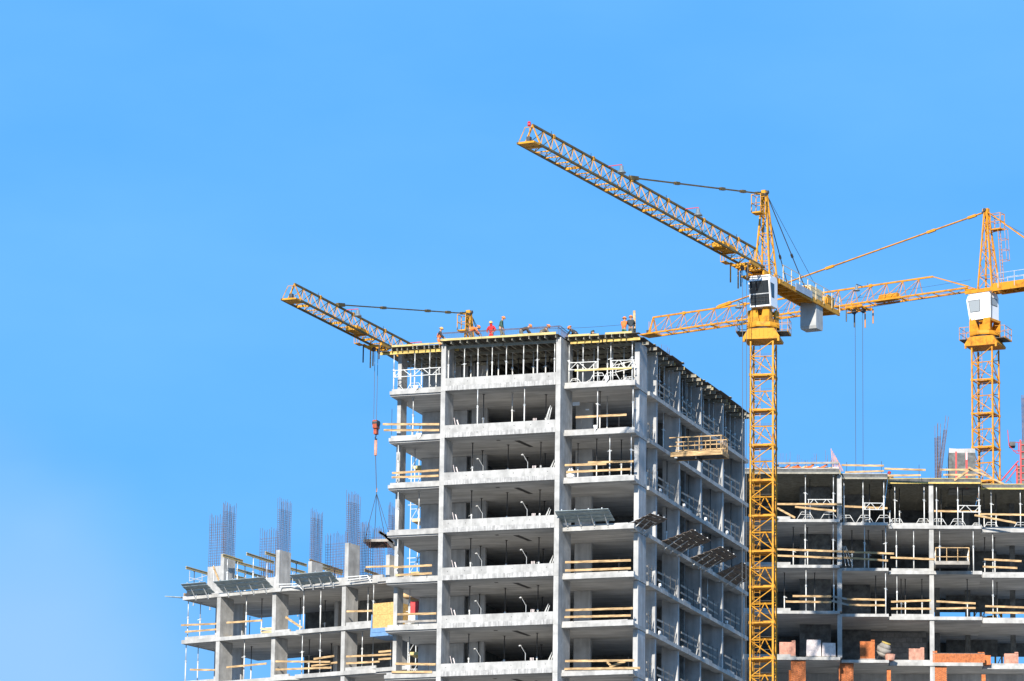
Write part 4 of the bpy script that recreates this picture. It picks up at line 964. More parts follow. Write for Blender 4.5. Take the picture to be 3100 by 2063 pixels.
rb([(290, 425, 800, 420), (290, 475, 780, 470)], 'pair of boards on the roof just right of the crane mast', ('board_old', 'board'), .05, [(520, 400, 520), (740, 400, 520)])
rb([(825, 440, 1180, 445), (855, 500, 1180, 490)], 'pair of boards in the roof gap beneath the crane ropes', 'board', .0, [(868, 415, 540), (1160, 408, 535)])
rb([(1185, 470, 1530, 481), (1155, 528, 1490, 525)], 'pair of boards right of the rope gap on the roof', 'board', -.05, [(1475, 435, 570)])
rb([(1650, 478, 2000, 480), (1680, 522, 2000, 522)], 'pair of boards in front of the grey lift shaft on the roof', 'board', -.05, [(1705, 455, 580)])
rb([(1890, 460, 2185, 597)], 'long plank sloping down right of the lift shaft', 'board', -.25)
rb([(1770, 568, 1890, 482)], 'short plank sloping up against the lift shaft', 'board', -.15)
def bars(b):
    random.seed(5)
    for i in range(60):
        x = random.uniform(-15.5, -7.1); y = random.uniform(-.9, 1.5); b.bar((x, y, ZR + .1), (x + random.uniform(-.03, .03), y, ZR + .3 + random.choice((.55, .7, 1.35, .9)) + random.uniform(0, .2)), .02, .02)
    for i in range(18):
        x = random.uniform(-6, 7); y = rfront(x) + random.uniform(.3, 1.2); b.bar((x, y, ZR - .3), (x, y, ZR + .1 + random.uniform(.2, .6)), .018, .018)
    for i in range(40):
        x = random.uniform(-15, -7.2); b.bar((x, -1.0, ZR + .3 + random.uniform(0, .1)), (x + random.uniform(.2, .8), -.8, ZR + .34 + random.uniform(0, .12)), .02, .02)
b = MB(R); bars(b); build(b, 'starter_bars', 'rebar', D2, kind='stuff')
t = thing('corner_bars', 'rusty fan of rebar panels standing at the roof step', 'rebar', R, (-6.9, -1, ZR))
for i in range(7): build(MB(R).bar((-7.35 + i * .13, -1.2, ZR + .1), (-7.5 + i * .1, -1.1, ZR + 1.9 - .18 * i), .05, .05), 'bar', 'brick_pale', t)
t = thing('rubble_heap', 'orange and cream rubble and rags heaped on the roof beside the crane mast', 'debris', R, (-10, -1, ZR + .2))
random.seed(11)
for i in range(16):
    x = -11.9 + i * .3; build(MB(R).bar((x, -1.2, ZR + .36), (x + random.uniform(.2, .5), -1.1 + random.uniform(0, .4), ZR + .42 + random.uniform(0, .25)), .2, .12), 'piece', random.choice(('cloth_orange', 'crane_pale', 'cab_white', 'cloth_dark', 'board')), t)
# lift shaft, rebar bundles, red formwork panel
P0 = R.at(2873, 1440, 1, 3.6); P1 = R.at(2953, 1358, 1, 3.6)
t = thing('lift_shaft', 'grey concrete lift shaft on the roof with two red painted stripes', 'shaft', R, (P0[0], 3.6, ZR))
build(MB(R).box(P0[0], P1[0], 3.6, 5.9, ZR - .4, P1[2] - .35), 'shaft_wall', 'concrete_dark', t)
build(MB(R).prism([(P0[0] + .02, P1[2] - .347), (P1[0] - .02, P1[2] - .347), (P1[0] - .03, P1[2]), (P0[0] + .6, P1[2] - .03), (P0[0] + .03, P1[2] + .02)], 1, 3.63, 5.8), 'rough_top', 'concrete', t)
for xa, xb, zz in ((2892, 2897, P1[2] - .25), (2923, 2929, P1[2] - .3)):
    a = R.at(xa, 1400, 1, 3.6)[0]; c = R.at(xb, 1400, 1, 3.6)[0]
    build(MB(R).box(a, c, 3.585, 3.598, ZR - .3, zz), 'red_stripe', 'red_steel', t)
a = R.at(2924, 1380, 1, 3.58)[0]; c = R.at(2928, 1380, 1, 3.58)[0]
build(MB(R).box(a, c, 3.575, 3.583, P1[2] - .9, P1[2] - .3), 'white_patch', 'cab_white', t)
h4 = crop(2700, 1250, .2232)
for j, (a, b_) in enumerate(((h4(608, 915), h4(603, 345)), (h4(632, 915), h4(640, 330)), (h4(632, 905), h4(728, 230)))):
    P = R.at(*a, 1, 3.0); Q = R.at(*b_, 1, 3.0); P[2] = ZR
    t = thing('rebar_column', '%s spiral-bound rebar column cage standing on the right building roof' % ('leftmost', 'middle', 'leaning rightmost')[j], 'rebar cage', R, P, 'narrow rebar columns on the roof')
    d = Q - P; ln = np.linalg.norm(d)
    b = MB(R)
    for sx, sy in ((-.1, -.1), (.1, -.1), (.1, .1), (-.1, .1)): b.bar(P + V3(sx, sy, 0), P + d * (1.25 if j == 2 else 1.3) + V3(sx, sy, random.uniform(-.1, .1)), .03, .03)
    build(b, 'long_bar', 'rebar', t)
    b = MB(R); s = 0
    while s < ln:
        c0 = P + d * s / ln
        for u, v in (((-.13, -.13), (.13, -.13)), ((.13, -.13), (.13, .13)), ((.13, .13), (-.13, .13)), ((-.13, .13), (-.13, -.13))): b.bar(c0 + V3(u[0], u[1], 0), c0 + V3(v[0], v[1], .03), .022, .022)
        s += .11
    build(b, 'stirrup', 'rebar', t, kind='stuff')
P = R.at(3092, 1440, 1, 3.3)
t = thing('wall_formwork', 'red steel wall formwork with raking braces at the right edge of the roof', 'wall formwork', R, (P[0], 3.3, ZR))
xr = P[0] - .1; xl = R.at(3076, 1440, 1, 3.3)[0]; ztop = R.at(3092, 1332, 1, 3.3)[2]; zl = R.at(3076, 1410, 1, 3.3)[2]
build(MB(R).box(xr + .1, xr + 1.6, 3.35, 3.5, ZR - .3, ztop - .1), 'panel', 'concrete_dark', t)
build(MB(R).box(xl + .1, xr - .02, 3.35, 3.5, ZR - .3, zl), 'panel', 'plank_dark', t)
for x in (xl, xr): build(MB(R).box(x, x + .12, 3.25, 3.45, ZR - .3, ztop if x == xr else zl + .1), 'red_post', 'red_steel', t)
for zz in np.arange(ZR + .3, ztop, .55): build(MB(R).box(xr + .13, xr + 1.6, 3.28, 3.349, zz, zz + .06), 'waler', 'red_steel', t)
for zz in np.arange(ZR, zl, .3): build(MB(R).box(xl + .13, xr - .02, 3.3, 3.349, zz, zz + .05), 'waler', 'brick_pale', t)
build(MB(R).tube(R.at(*h4(1480, 925), 1, 3.0), R.at(*h4(1715, 655), 1, 3.2), .06, 6), 'raking_brace', 'red_steel', t)
build(MB(R).tube(R.at(*h4(1545, 945), 1, 3.0), R.at(*h4(1690, 760), 1, 3.2), .04, 6), 'raking_brace', 'red_steel', t)
build(MB(R).tube(R.at(*h4(1630, 950), 1, 3.0), R.at(*h4(1470, 840), 1, 3.2), .02, 5), 'wire', 'rope', t)
b = MB(R)
for a, c in ((h4(1570, 235), h4(1590, 450)), (h4(1590, 450), h4(1690, 550)), (h4(1690, 550), h4(1745, 562)), (h4(1600, 400), h4(1740, 405)), (h4(1640, 520), h4(1735, 515)), (h4(1715, 405), h4(1720, 540))): b.tube(R.at(*a, 1, 3.3), R.at(*c, 1, 3.3), .03, 5)
build(b, 'access_bracket', 'red_steel', t)
P = R.at(*h4(1600, 450), 1, 3.3); Q = R.at(*h4(1675, 395), 1, 3.3)
build(MB(R).box(P[0], Q[0], 3.2, 4.2, P[2], Q[2]), 'dark_box', 'steel_dark', t)
b = MB(R)
for i in range(4): b.bar((xr + .25 + i * .1, 3.6, ztop - 1), (xr + .22 + i * .1, 3.6, ztop + 3.6), .04, .04)
for s in range(40): b.bar((xr + .18, 3.55, ztop - .2 + s * .09), (xr + .6, 3.55, ztop - .17 + s * .09), .03, .03)
t = thing('rebar_column', 'tall rebar column cage cut by the right edge of the picture', 'rebar cage', R, (xr, 3.6, ZR), 'narrow rebar columns on the roof')
build(b, 'long_bar', 'rebar', t)

# ------------------------------------------------------------------ tower cranes
def lattice(F, pts, m, par, name='brace', r=.035, n=5):
    for a, b_ in pts: build(MB(F).tube(a, b_, r, n, cap=False), name, m, par)
def crane(label, mc, zb, mast_a, jaz, w, b_, ht, xtip, npan, cab, apex, tie_x, trolley_x, ropes, cjl, lamps, mast_bot, m='crane_yellow', sec=2.48, jib0=1.2, cw=True, tie_m=None, slope_end=False, lattice_m=None):
    JF = Frame((mc[0], mc[1], zb), jaz); MF = Frame((mc[0], mc[1], zb), mast_a)
    t = thing('tower_crane', label, 'tower crane', MF, (0, 0, -OZ - zb))
    tie_m = tie_m or (m if slope_end else 'crane_yellow_shade')
    # mast
    h = w / 2; zt = -5.0; nsec = int((zt - (mast_bot - zb)) / sec) + 1
    for s in range(nsec):
        z1 = zt - s * sec; z0 = z1 - sec; zm = (z0 + z1) / 2
        sn = part('mast_section', m, t, lambda b: ([b.box(x - .09, x + .09, y - .09, y + .09, z0 - .1, z0 + .1) for x in (-h, h) for y in (-h, h)]), MF)
        for x in (-h, h):
            for y in (-h, h): build(MB(MF).box(x - .06, x + .06, y - .06, y + .06, z0 + .102, z1 - .102), 'leg', m, sn)
        ring = [((-h, -h), (h, -h)), ((h, -h), (h, h)), ((h, h), (-h, h)), ((-h, h), (-h, -h))]
        b = MB(MF)
        for a, c in ring: b.bar((a[0], a[1], z0), (c[0], c[1], z0), .07, .10)
        b.box(-h + .1, h - .1, -.1, h - .05, z0 + .06, z0 + .09); b.prism([(-h * .3, z0 + .1), (h * .8, z0 + .1), (h * .7, z0 + .28), (-h * .15, z0 + .28)], 1, .2, .24)
        build(b, 'section_frame', m, sn)
        br = []
        for i, (a, c) in enumerate(ring):
            A0, C0 = V3(a[0], a[1], z0 + .1), V3(c[0], c[1], z0 + .1); A1, C1_ = V3(a[0], a[1], z1 - .1), V3(c[0], c[1], z1 - .1)
            Am, Cm = V3(a[0], a[1], zm), V3(c[0], c[1], zm)
            if i in (0, 1, 3): br += [(C1_, Am), (Am, C0), (Am + Z3 * .04, Cm + Z3 * .04)]
            else: br += [((A0 + C0) / 2 + Z3 * (sec * .62), A0), ((A0 + C0) / 2 + Z3 * (sec * .62), C0), (A0 + Z3 * (sec * .62), C0 + Z3 * (sec * .62))]
        lattice(MF, br, m, sn, r=.038)
        b = MB(MF)
        for x in (.15, .55): b.bar((-h + x, .05, z0 + .05), (-h + x, .05, z1 - .1), .03, .03)
        for i in range(7): b.bar((-h + .15, .05, z0 + .25 + i * .33), (-h + .55, .05, z0 + .25 + i * .33), .025, .025)
        build(b, 'ladder', m, sn)
        for i in range(2):
            build(MB(MF).bar((-h, h * .5, z0 + .8 + i * .9), (h, h * .5, z0 + .8 + i * .9), .02, .02), 'cage_hoop', 'steel_dark', sn)
    # slewing unit
    k = w / 1.57
    su = part('slewing_collar', m, t, lambda b: (b.prism([(-h - .45 * k, -5.0), (h + .45 * k, -5.0), (h + .5 * k, -4.85), (h + .12, -4.25), (-h - .12, -4.25), (-h - .5 * k, -4.85)], 1, -h - .28, h + .28)), MF)
    build((lambda b: ([b.box(-h - .25 + i * (w + .5) / 7, -h - .22 + i * (w + .5) / 7, -h - .31, -h - .285, -4.8, -4.3) for i in range(8)], b)[1])(MB(MF)), 'rib', m, su)
    for x in (-1, 1): build(MB(MF).box(x * (h + .42) - .07, x * (h + .42) + .07, -h - .36, -h - .2, -5.2, -4.85), 'lug', m, su)
    part('slewing_ring', 'steel_dark', t, lambda b: b.lathe((0, 0, -4.25), [(h + .25, 0), (h + .28, .05), (h + .25, .12)], 20), JF)
    part('turntable', m, t, lambda b: b.lathe((0, 0, -4.12), [(h + .42, 0), (h + .45, .1), (h + .42, .34), (h + .2, .36)], 8), JF)
    tu = part('turret_frame', m, t, lambda b: (b.prism([(-h - .1, -3.75), (-h * .1, -3.75), (-h * .45, -2.75), (-h - .1, -2.75)], 1, -h - .02, -h + .1), b.prism([(-h - .1, -3.75), (-h * .1, -3.75), (-h * .45, -2.75), (-h - .1, -2.75)], 1, h - .1, h + .02),
        b.prism([(h * .05, -3.75), (h + .1, -3.75), (h + .1, -2.9), (h * .55, -2.75)], 1, -h - .02, -h + .1), b.prism([(h * .05, -3.75), (h + .1, -3.75), (h + .1, -2.9), (h * .55, -2.75)], 1, h - .1, h + .02),
        b.prism([(-h, -3.75), (h * .1, -3.75), (-h * .2, -2.6), (-h * .6, -2.6)], 0, h + .02, h + .12), b.prism([(h * .2, -3.75), (h, -3.75), (h * .9, -2.6), (h * .5, -2.6)], 0, h + .02, h + .12),
        b.box(-h - .1, -h + .05, -h, h, -2.95, -2.76), b.box(-h, h * .3, -h * .6, h * .6, -2.9, -2.78), b.box(-.45, -.15, -.25, .25, -3.7, -.5), b.box(-h, h, -h, h, -3.78, -3.70)), JF)
    build(MB(JF).box(-.4, .4, -.5, .2, -3.7, -2.9), 'slewing_motor', m, tu)
    # service platform with railings on both sides
    sp = part('service_platform', 'steel_dark', t, lambda b: (b.box(-h - 1.0, -h - .15, -h - .1, h, -4.42, -4.36), b.box(h + .15, h + 1.0, -h + .2, h + .3, -4.42, -4.36)), MF)
    for s in (-1, 1):
        b = MB(MF); xo, xi = s * (h + 1.0), s * (h + .2); ya, yb_ = (-h - .1, h) if s < 0 else (-h + .2, h + .3)
        for z in (-3.9, -3.4): b.tube((xo, ya, z), (xo, yb_, z), .022, 5); b.tube((xo, ya, z), (xi, ya, z), .022, 5); b.tube((xo, yb_, z), (xi, yb_, z), .022, 5)
        for y in (ya, (ya + yb_) / 2, yb_): b.tube((xo, y, -4.4), (xo, y, -3.4), .022, 5)
        b.tube(((xo + xi) / 2, ya, -4.4), ((xo + xi) / 2, ya, -3.4), .02, 5); b.bar((xo, ya, -4.38), (xo, yb_, -4.38), .05, .12)
        build(b, 'railing', m, sp)
    # cab
    x0, x1, y0, y1 = cab; zc0, zc1 = -2.75, -.62
    cb = MB(JF)
    xf = x1 - .28
    for vs in ([(x0, zc0), (xf, zc0), (x1, zc1 - .45), (x1 - .15, zc1 - .1), (x0 + .1, zc1), (x0, zc1 - .3)],): cb.prism(vs, 1, y0, y1)
    cab_o = build(cb, 'cab', 'cab_white', t)
    fx = lambda z: xf + (x1 - xf) * (z - zc0) / (zc1 - .45 - zc0)
    def fp(b, ya, yb_, za, zb_, e): b.hexa([(fx(za) + e, ya, za), (fx(za) + e, yb_, za), (fx(za) - .02, yb_, za), (fx(za) - .02, ya, za), (fx(zb_) + e, ya, zb_), (fx(zb_) + e, yb_, zb_), (fx(zb_) - .02, yb_, zb_), (fx(zb_) - .02, ya, zb_)])
    b = MB(JF); fp(b, y0 + .09, y1 - .09, zc0 + .9, zc1 - .36, .012); build(b, 'window', 'glass_dark', cab_o)
    b = MB(JF); fp(b, y0 + .09, y1 - .09, zc0 + .1, zc0 + .82, .012); build(b, 'window', 'glass_dark', cab_o)
    b = MB(JF); fp(b, y0 + .1, y1 - .1, zc0 + .83, zc0 + .89, .03); build(b, 'window_bar', 'galv', cab_o)
    for i in range(6):
        b = MB(JF); y = y0 + .2 + i * (y1 - y0 - .4) / 5; fp(b, y - .008, y + .008, zc0 + .2, zc0 + .8, .06); build(b, 'guard_bar', 'steel_dark', cab_o)
    for z in (zc0 + .35, zc0 + .6): b = MB(JF); fp(b, y0 + .1, y1 - .1, z, z + .02, .06); build(b, 'guard_bar', 'steel_dark', cab_o)
    xw = x0 + (x1 - x0) * .42
    for yy, e in ((y1, 1), (y0, -1)):
        fr = build(MB(JF).prism([(xw, zc0 + .62), (xf - .08, zc0 + .62), (x1 - .16, zc1 - .5), (xw, zc1 - .5)], 1, yy, yy + e * .012), 'window_frame', 'steel_dark', cab_o)
        build(MB(JF).prism([(xw + .05, zc0 + .67), (xf - .11, zc0 + .67), (x1 - .21, zc1 - .55), (xw + .05, zc1 - .55)], 1, yy + e * .012, yy + e * .02), 'window', 'glass_pale' if x1 - x0 > 1.8 else 'glass_dark', cab_o)
    build(MB(JF).box(x0 - .012, x0, y0 + .22, y1 - .12, zc1 - 1.05, zc1 - .42), 'window_frame', 'steel_dark', cab_o)
    build(MB(JF).box(x0 - .02, x0 - .012, y0 + .26, y1 - .16, zc1 - 1.0, zc1 - .47), 'window', 'glass_pale', cab_o)
    build(MB(JF).box(x0 + .1, x1 - .15, y0 + .05, y1 - .05, zc1 - .02, zc1 + .06), 'roof', 'cab_white', cab_o)
    build((lambda b: ([b.bar((x, y, zc1), (x, y, -.3), .07, .07) for x in (x0 + .2, x1 - .4) for y in (y0 + .15, y1 - .15)], b)[1])(MB(JF)), 'hanger', m, cab_o)
    build((lambda b: (b.tube((x0 - .05, y1 - .1, -.3), (x0 - .1, y1 - .05, -1.5), .03, 5), b.tube((x0 - .1, y1 - .05, -1.5), (x0 - .05, y1 - .1, -2.9), .03, 5), b)[-1])(MB(JF)), 'cable', 'rope', cab_o)
    # jib root and counter-jib deck
    hb = b_ / 2
    root = part('jib_root', m, t, lambda b: (b.box(-1.2, 1.4, -hb - .08, -hb + .06, -.55, -.25), b.box(-1.2, 1.4, hb - .06, hb + .08, -.55, -.25), b.box(-1.1, -.9, -hb, hb, -.5, -.3), b.box(.8, 1.0, -hb, hb, -.5, -.3), b.bar((1.3, -hb, -.4), (-1.0, hb, -.4), .1, .1), b.bar((1.3, hb, -.42), (-1.0, -hb, -.42), .1, .1),
        b.box(.3, 1.5, -hb - .5, -hb - .1, -.6, -.5), b.box(.5, 1.5, -hb, hb, -.2, -.12)), JF)
    # apex tower
    ax, az_ = apex
    feet = [(.25, -hb), (.25, hb), (-1.05, hb), (-1.05, -hb)]
    tops = [(ax + .08, -.12), (ax + .08, .12), (ax - .12, .12), (ax - .12, -.12)]
    ap = part('apex_tower', m, t, lambda b: [b.bar((f[0], f[1], -.3), (q[0], q[1], az_ - .1), .11, .11) for f, q in zip(feet, tops)], JF)
    hd = build(MB(JF).box(ax - .25, ax + .25, -.16, .16, az_ - .35, az_ - .02), 'head_block', m, ap)
    build((lambda b: (b.tube((ax, -.3, az_ - .15), (ax, .3, az_ - .15), .13, 10), b.tube((ax + .2, -.2, az_ - .35), (ax + .2, .2, az_ - .35), .12, 10), b)[-1])(MB(JF)), 'sheave', 'steel_dark', ap)
    nlev = 6; br = []
    for i in range(nlev):
        f0, f1 = i / nlev, (i + 1) / nlev
        def pt(j, f): return V3(*feet[j], -.3) * (1 - f) + V3(*tops[j], az_ - .1) * f
        for j in range(4):
            k2 = (j + 1) % 4
            if i % 2: br.append((pt(j, f0), pt(k2, f1)))
            else: br.append((pt(k2, f0), pt(j, f1)))
            if i in (0, 2, 4): br.append((pt(j, f1), pt(k2, f1)))
    lattice(JF, br, m, ap, r=.03)
    b = MB(JF)
    for y in (-.2, .15): b.bar((-.9, y, -.2), (ax - .25, y, az_ - .6), .03, .03)
    for i in range(16):
        f = i / 16; c0 = V3(-.9, 0, -.2) * (1 - f) + V3(ax - .25, 0, az_ - .6) * f; b.bar(c0 + V3(0, -.2, 0), c0 + V3(0, .15, 0), .02, .02)
    build(b, 'ladder', m, ap)
    # work basket near the apex
    xs = 1 if not slope_end else -1
    bx0, bx1 = (ax + .7, ax + 1.5) if xs > 0 else (ax - 1.5, ax - .6)
    bk = part('work_basket', m, t, lambda b: (b.box(bx0, bx1, -.35, .35, az_ - 1.95, az_ - 1.85), [b.bar((x, y, az_ - 1.9), (x, y, az_ - .6), .05, .05) for x in (bx0, bx1) for y in (-.35, .35)], [b.bar((bx0, y, z), (bx1, y, z), .04, .04) for y in (-.35, .35) for z in (az_ - .62, az_ - 1.25)], [b.bar((x, -.35, z), (x, .35, z), .04, .04) for x in (bx0, bx1) for z in (az_ - .62, az_ - 1.25)], b.bar((bx0, 0, az_ - 1.95), (ax, 0, az_ - 2.1), .07, .07)), JF)
    if slope_end:
        b = MB(JF); p0, p1 = V3(ax - 1.25, .1, az_ - 1.95), V3(-1.75, .1, -.2)
        for y in (-.2, .2): b.bar(p0 + V3(0, y, 0), p1 + V3(0, y, 0), .035, .035)
        for i in range(18): c0 = p0 + (p1 - p0) * i / 17; b.bar(c0 - V3(0, .2, 0), c0 + V3(0, .2, 0), .022, .022)
        p2 = p0 + V3(-.65, 0, 0); p3 = p0 + (p1 - p0) * .55 + V3(-.65, 0, 0)
        for y in (-.25, .25): b.bar(p2 + V3(0, y, 0), p3 + V3(0, y, 0), .025, .025)
        for i in range(4): c0 = p0 + (p3 - p2) * i / 3; b.bar(c0 + V3(-.65, -.25, 0), c0 + V3(-.65, .25, 0), .03, .03); b.bar(c0 + V3(-.65, -.25, 0), c0 + V3(0, -.2, 0), .03, .03); b.bar(c0 + V3(-.65, .25, 0), c0 + V3(0, .2, 0), .03, .03)
        build(b, 'caged_ladder', m, bk)
    # jib
    x_end = xtip
    def chord(b, y, z, xa, xb, r): b.bar((xa, y, z), (xb, y, z), r, r)
    jo = bpy.data.objects.new('jib', None); COL.objects.link(jo); jo.parent = t; OFF[jo.name] = OFF[t.name]; FRM[jo.name] = JF
    cm = m if slope_end else 'crane_yellow_shade'
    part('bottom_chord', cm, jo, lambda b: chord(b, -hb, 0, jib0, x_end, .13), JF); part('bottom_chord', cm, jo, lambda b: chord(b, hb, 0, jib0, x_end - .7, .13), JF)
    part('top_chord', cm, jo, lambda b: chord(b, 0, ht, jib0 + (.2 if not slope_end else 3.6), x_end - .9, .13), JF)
    lmt = lattice_m or m
    pl = (x_end - 1.0 - jib0 - .3) / npan
    for i in range(npan + 1):
        x = jib0 + .3 + i * pl
        full = not (slope_end and x < jib0 + 3.4)
        br = []
        for s in (-1, 1):
            if full:
                br.append(((x, s * hb, .05), (x, 0, ht - .05)))
                if i < npan: br.append(((x, 0, ht - .05), (x + pl, s * hb, .05)))
        lattice(JF, br, lmt, jo, r=.03)
        build(MB(JF).bar((x, -hb, 0), (x, hb, 0), .06, .07 if i % 4 else .16), 'cross_member', m, jo)
        if i < npan: lattice(JF, [((x, -hb if i % 2 else hb, 0), (x + pl, hb if i % 2 else -hb, 0))], lmt, jo, r=.02)
        if i % 4 == 2 and full:
            build(MB(JF).box(x - .12, x + .12, -.1, .1, ht - .12, ht + .12), 'joint_lug', m, jo); build(MB(JF).tube((x + .3, 0, ht), (x + .3, .0, ht + .28), .02, 5), 'rope_guide', 'steel_dark', jo)
    if slope_end:
        for s in (-1, 1): build(MB(JF).bar((jib0 + 3.6, 0, ht), (jib0 - .1, s * hb, .1), .07, .07), 'end_strut', m, jo)
    tp = part('tip_frame', m, t, lambda b: (b.box(x_end - 1.4, x_end, -hb, hb, -.06, .06), b.bar((x_end - .9, 0, ht), (x_end - .9, -hb, 0), .06, .06), b.bar((x_end - .9, 0, ht), (x_end - .9, hb, 0), .06, .06),
        b.bar((x_end - .1, -hb, 0), (x_end - .6, -hb * .6, ht - .2), .04, .04), b.bar((x_end - .6, -hb * .6, ht - .2), (x_end - .9, 0, ht * .9), .04, .04), b.bar((x_end - .5, 0, 0), (x_end - .5, 0, ht - .3), .03, .03)), JF)
    build(MB(JF).box(x_end - .6, x_end - .3, -.12, .12, .05, .45), 'tip_sheave', 'steel_dark', tp)
    if mast_bot == -42: build(MB(JF).lathe((x_end - .75, -.15, ht - .1), [(.1, 0), (.11, .05), (.1, .26), (.05, .3)], 10), 'warning_lamp', 'lamp_red', tp, smooth=True)
    # tie bars
    A = V3(ax + .2, 0, az_ - .3); Bp = V3(tie_x, 0, ht + .1)
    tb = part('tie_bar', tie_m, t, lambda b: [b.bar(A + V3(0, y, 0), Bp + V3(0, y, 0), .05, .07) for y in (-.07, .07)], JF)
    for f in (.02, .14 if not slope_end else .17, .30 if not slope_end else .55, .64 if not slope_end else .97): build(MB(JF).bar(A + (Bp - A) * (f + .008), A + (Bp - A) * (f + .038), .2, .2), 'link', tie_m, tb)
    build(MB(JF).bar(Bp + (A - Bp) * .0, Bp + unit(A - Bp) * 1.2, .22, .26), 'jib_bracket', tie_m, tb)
    # counter-jib
    cj = part('counter_jib', m, t, lambda b: (b.box(-cjl, -1.2, -.75, -.62, -.62, -.28), b.box(-cjl, -1.2, .62, .75, -.62, -.28), [b.box(-x - .06, -x + .06, -.62, .62, -.58, -.38) for x in np.arange(1.6, cjl, 1.15)], [b.bar((-x, -.6, -.5), (-x - 1.1, .6, -.5), .06, .06) for x in np.arange(1.6, cjl - 1.2, 1.15)]), JF)
    build(MB(JF).box(-cjl + .05, -1.3, -.6, .6, -.36, -.31), 'deck_plate', m, cj)
    b = MB(JF)
    for y in (-.78, .78):
        for z in (.3, .8): b.bar((-cjl, y, z), (-1.6, y, z), .035, .035)
        for x in np.arange(1.7, cjl, 1.5): b.bar((-x, y, -.4), (-x, y, .8), .045, .045)
    build(b, 'railing', 'galv' if slope_end else 'crane_pale', cj)
    if cw:
        build(MB(JF).box(-6.9, -3.9, .80, .84, -.5, .02), 'side_panel', 'panel_blue', cj)
        build(MB(JF).prism([(-9.35, -.4), (-8.15, -.4), (-8.1, -2.15), (-8.2, -2.35), (-9.3, -2.35), (-9.4, -2.15)], 1, -.6, .62), 'counterweight', 'counterweight', t)
        build(MB(JF).box(-9.6, -7.4, -.5, .5, -.28, .65), 'winch_housing', 'crane_pale', cj)
        build(MB(JF).box(-7.3, -6.6, -.45, .45, -.28, .4), 'electric_cabinet', m, cj)
        build((lambda b: (b.tube((-10.9, -.5, .15), (-10.9, .5, .15), .42, 14), b.box(-11.5, -10.3, -.62, -.5, -.28, .55), b.box(-11.5, -10.3, .5, .62, -.28, .55), b)[-1])(MB(JF)), 'winch_drum', m, cj)
        for y in (-.65, .65):
            rt_ = part('rear_tie', 'rope', t, lambda b: b.bar((ax - .1, y * .2, az_ - .3), (-6.4, y, -.2), .05, .05), JF)
            c0 = V3(ax - .1, y * .2, az_ - .3) * .4 + V3(-6.4, y, -.2) * .6; build(MB(JF).bar(c0, c0 + unit(V3(-6.4, y, -.2) - c0) * .3, .13, .13), 'link', 'steel_dark', rt_)
        part('hoist_rope', 'rope', t, lambda b: b.tube((ax, .1, az_ - .2), (-10.5, .1, .4), .018, 4), JF)
    else:
        build(MB(JF).box(-cjl, -1.2, .64, .80, -.63, .0), 'side_plate', m, cj)
        for s in (-.1, .1): part('rear_tie', tie_m, t, lambda b: b.bar((ax - .1, s, az_ - .25), (-8.5, s * 4, -.1), .05, .07), JF)
        part('hoist_rope', 'rope', t, lambda b: b.tube((ax - .1, .0, az_ - .5), (-8.5, .0, 1.0), .018, 4), JF)
    # trolley
    tx = trolley_x
    tr = part('trolley', m, t, lambda b: (b.box(tx - .8, tx + .8, -hb - .2, -hb - .08, -.35, -.15), b.box(tx - .8, tx + .8, hb + .08, hb + .2, -.35, -.15), b.box(tx - .75, tx - .6, -hb - .1, hb + .1, -.42, -.28), b.box(tx + .6, tx + .75, -hb - .1, hb + .1, -.42, -.28), b.box(tx - .1, tx + .1, -hb - .1, hb + .1, -.42, -.28),
        b.box(tx + .8, tx + 1.7, -hb - .5, -hb - .1, -.3, -.24), [b.bar((tx + .8 + i * .45, -hb - .5, -.27), (tx + .8 + i * .45, -hb - .5, .7), .035, .035) for i in range(3)], b.bar((tx + .8, -hb - .5, .7), (tx + 1.7, -hb - .5, .7), .035, .035)), JF)
    build((lambda b: (b.tube((tx - .45, -.06, -.5), (tx - .45, .06, -.5), .22, 12), b.tube((tx + .45, -.06, -.5), (tx + .45, .06, -.5), .22, 12), b)[-1])(MB(JF)), 'trolley_sheave', 'steel_dark', tr)
    for (x, y, dd) in ((tx - .9, -hb - .1, 1.2), (tx - .2, -hb, 1.5), (tx + .9, -hb - .1, 1.3), (tx + .8, hb, 1.1)): build(MB(JF).tube((x, y, -.3), (x, y, -.3 - dd), .055, 6), 'hanging_tube', random.choice(('steel_dark', m)), tr)
    if not slope_end: build(MB(JF).box(tx + 2.4, tx + 4.6, -hb + .1, hb - .15, .06, .4), 'trolley_winch', m, jo)
    else: build((lambda b: (b.tube((8.3, -.3, .42), (10.0, -.3, .42), .28, 10), b.box(8.2, 10.4, -.5, .5, .07, .14), b)[-1])(MB(JF)), 'trolley_winch', m, jo)
    part('trolley_rope', 'rope', t, lambda b: (b.tube((jib0, .1, -.15), (tx - .6, .1, -.35), .015, 4), b.tube((jib0, .15, ht * .5), (x_end - 1.2, .1, .3), .012, 4)), JF)
    for dx, zlow in ropes: part('hoist_rope', 'rope', t, lambda b: b.tube((tx + dx, .0, -.5), (tx + dx * .9, .0, zlow), .02, 5), JF)
    # floodlights on the jib
    for lx in (lamps or []):
        sg = 1 if not slope_end else 1
        ar = part('floodlight', 'lamp_grey', t, lambda b: b.lathe((lx, sg * .98, ht - .52), [(.30, 0), (.30, .03), (.19, .16), (.13, .24), (.13, .44), (.06, .50)], 14), JF, smooth=True)
        build((lambda b: (b.bar((lx, 0, ht + .02), (lx, sg * 1.0, ht + .04), .045, .045), b.bar((lx, sg * 1.0, ht + .04), (lx, sg * 1.0, ht - .05), .04, .04), b)[-1])(MB(JF)), 'lamp_arm', 'red_steel' if cw and lx > 9 else 'steel_dark', ar)
    return t, JF

def mid(p, q): return (np.array(p) + np.array(q)) / 2
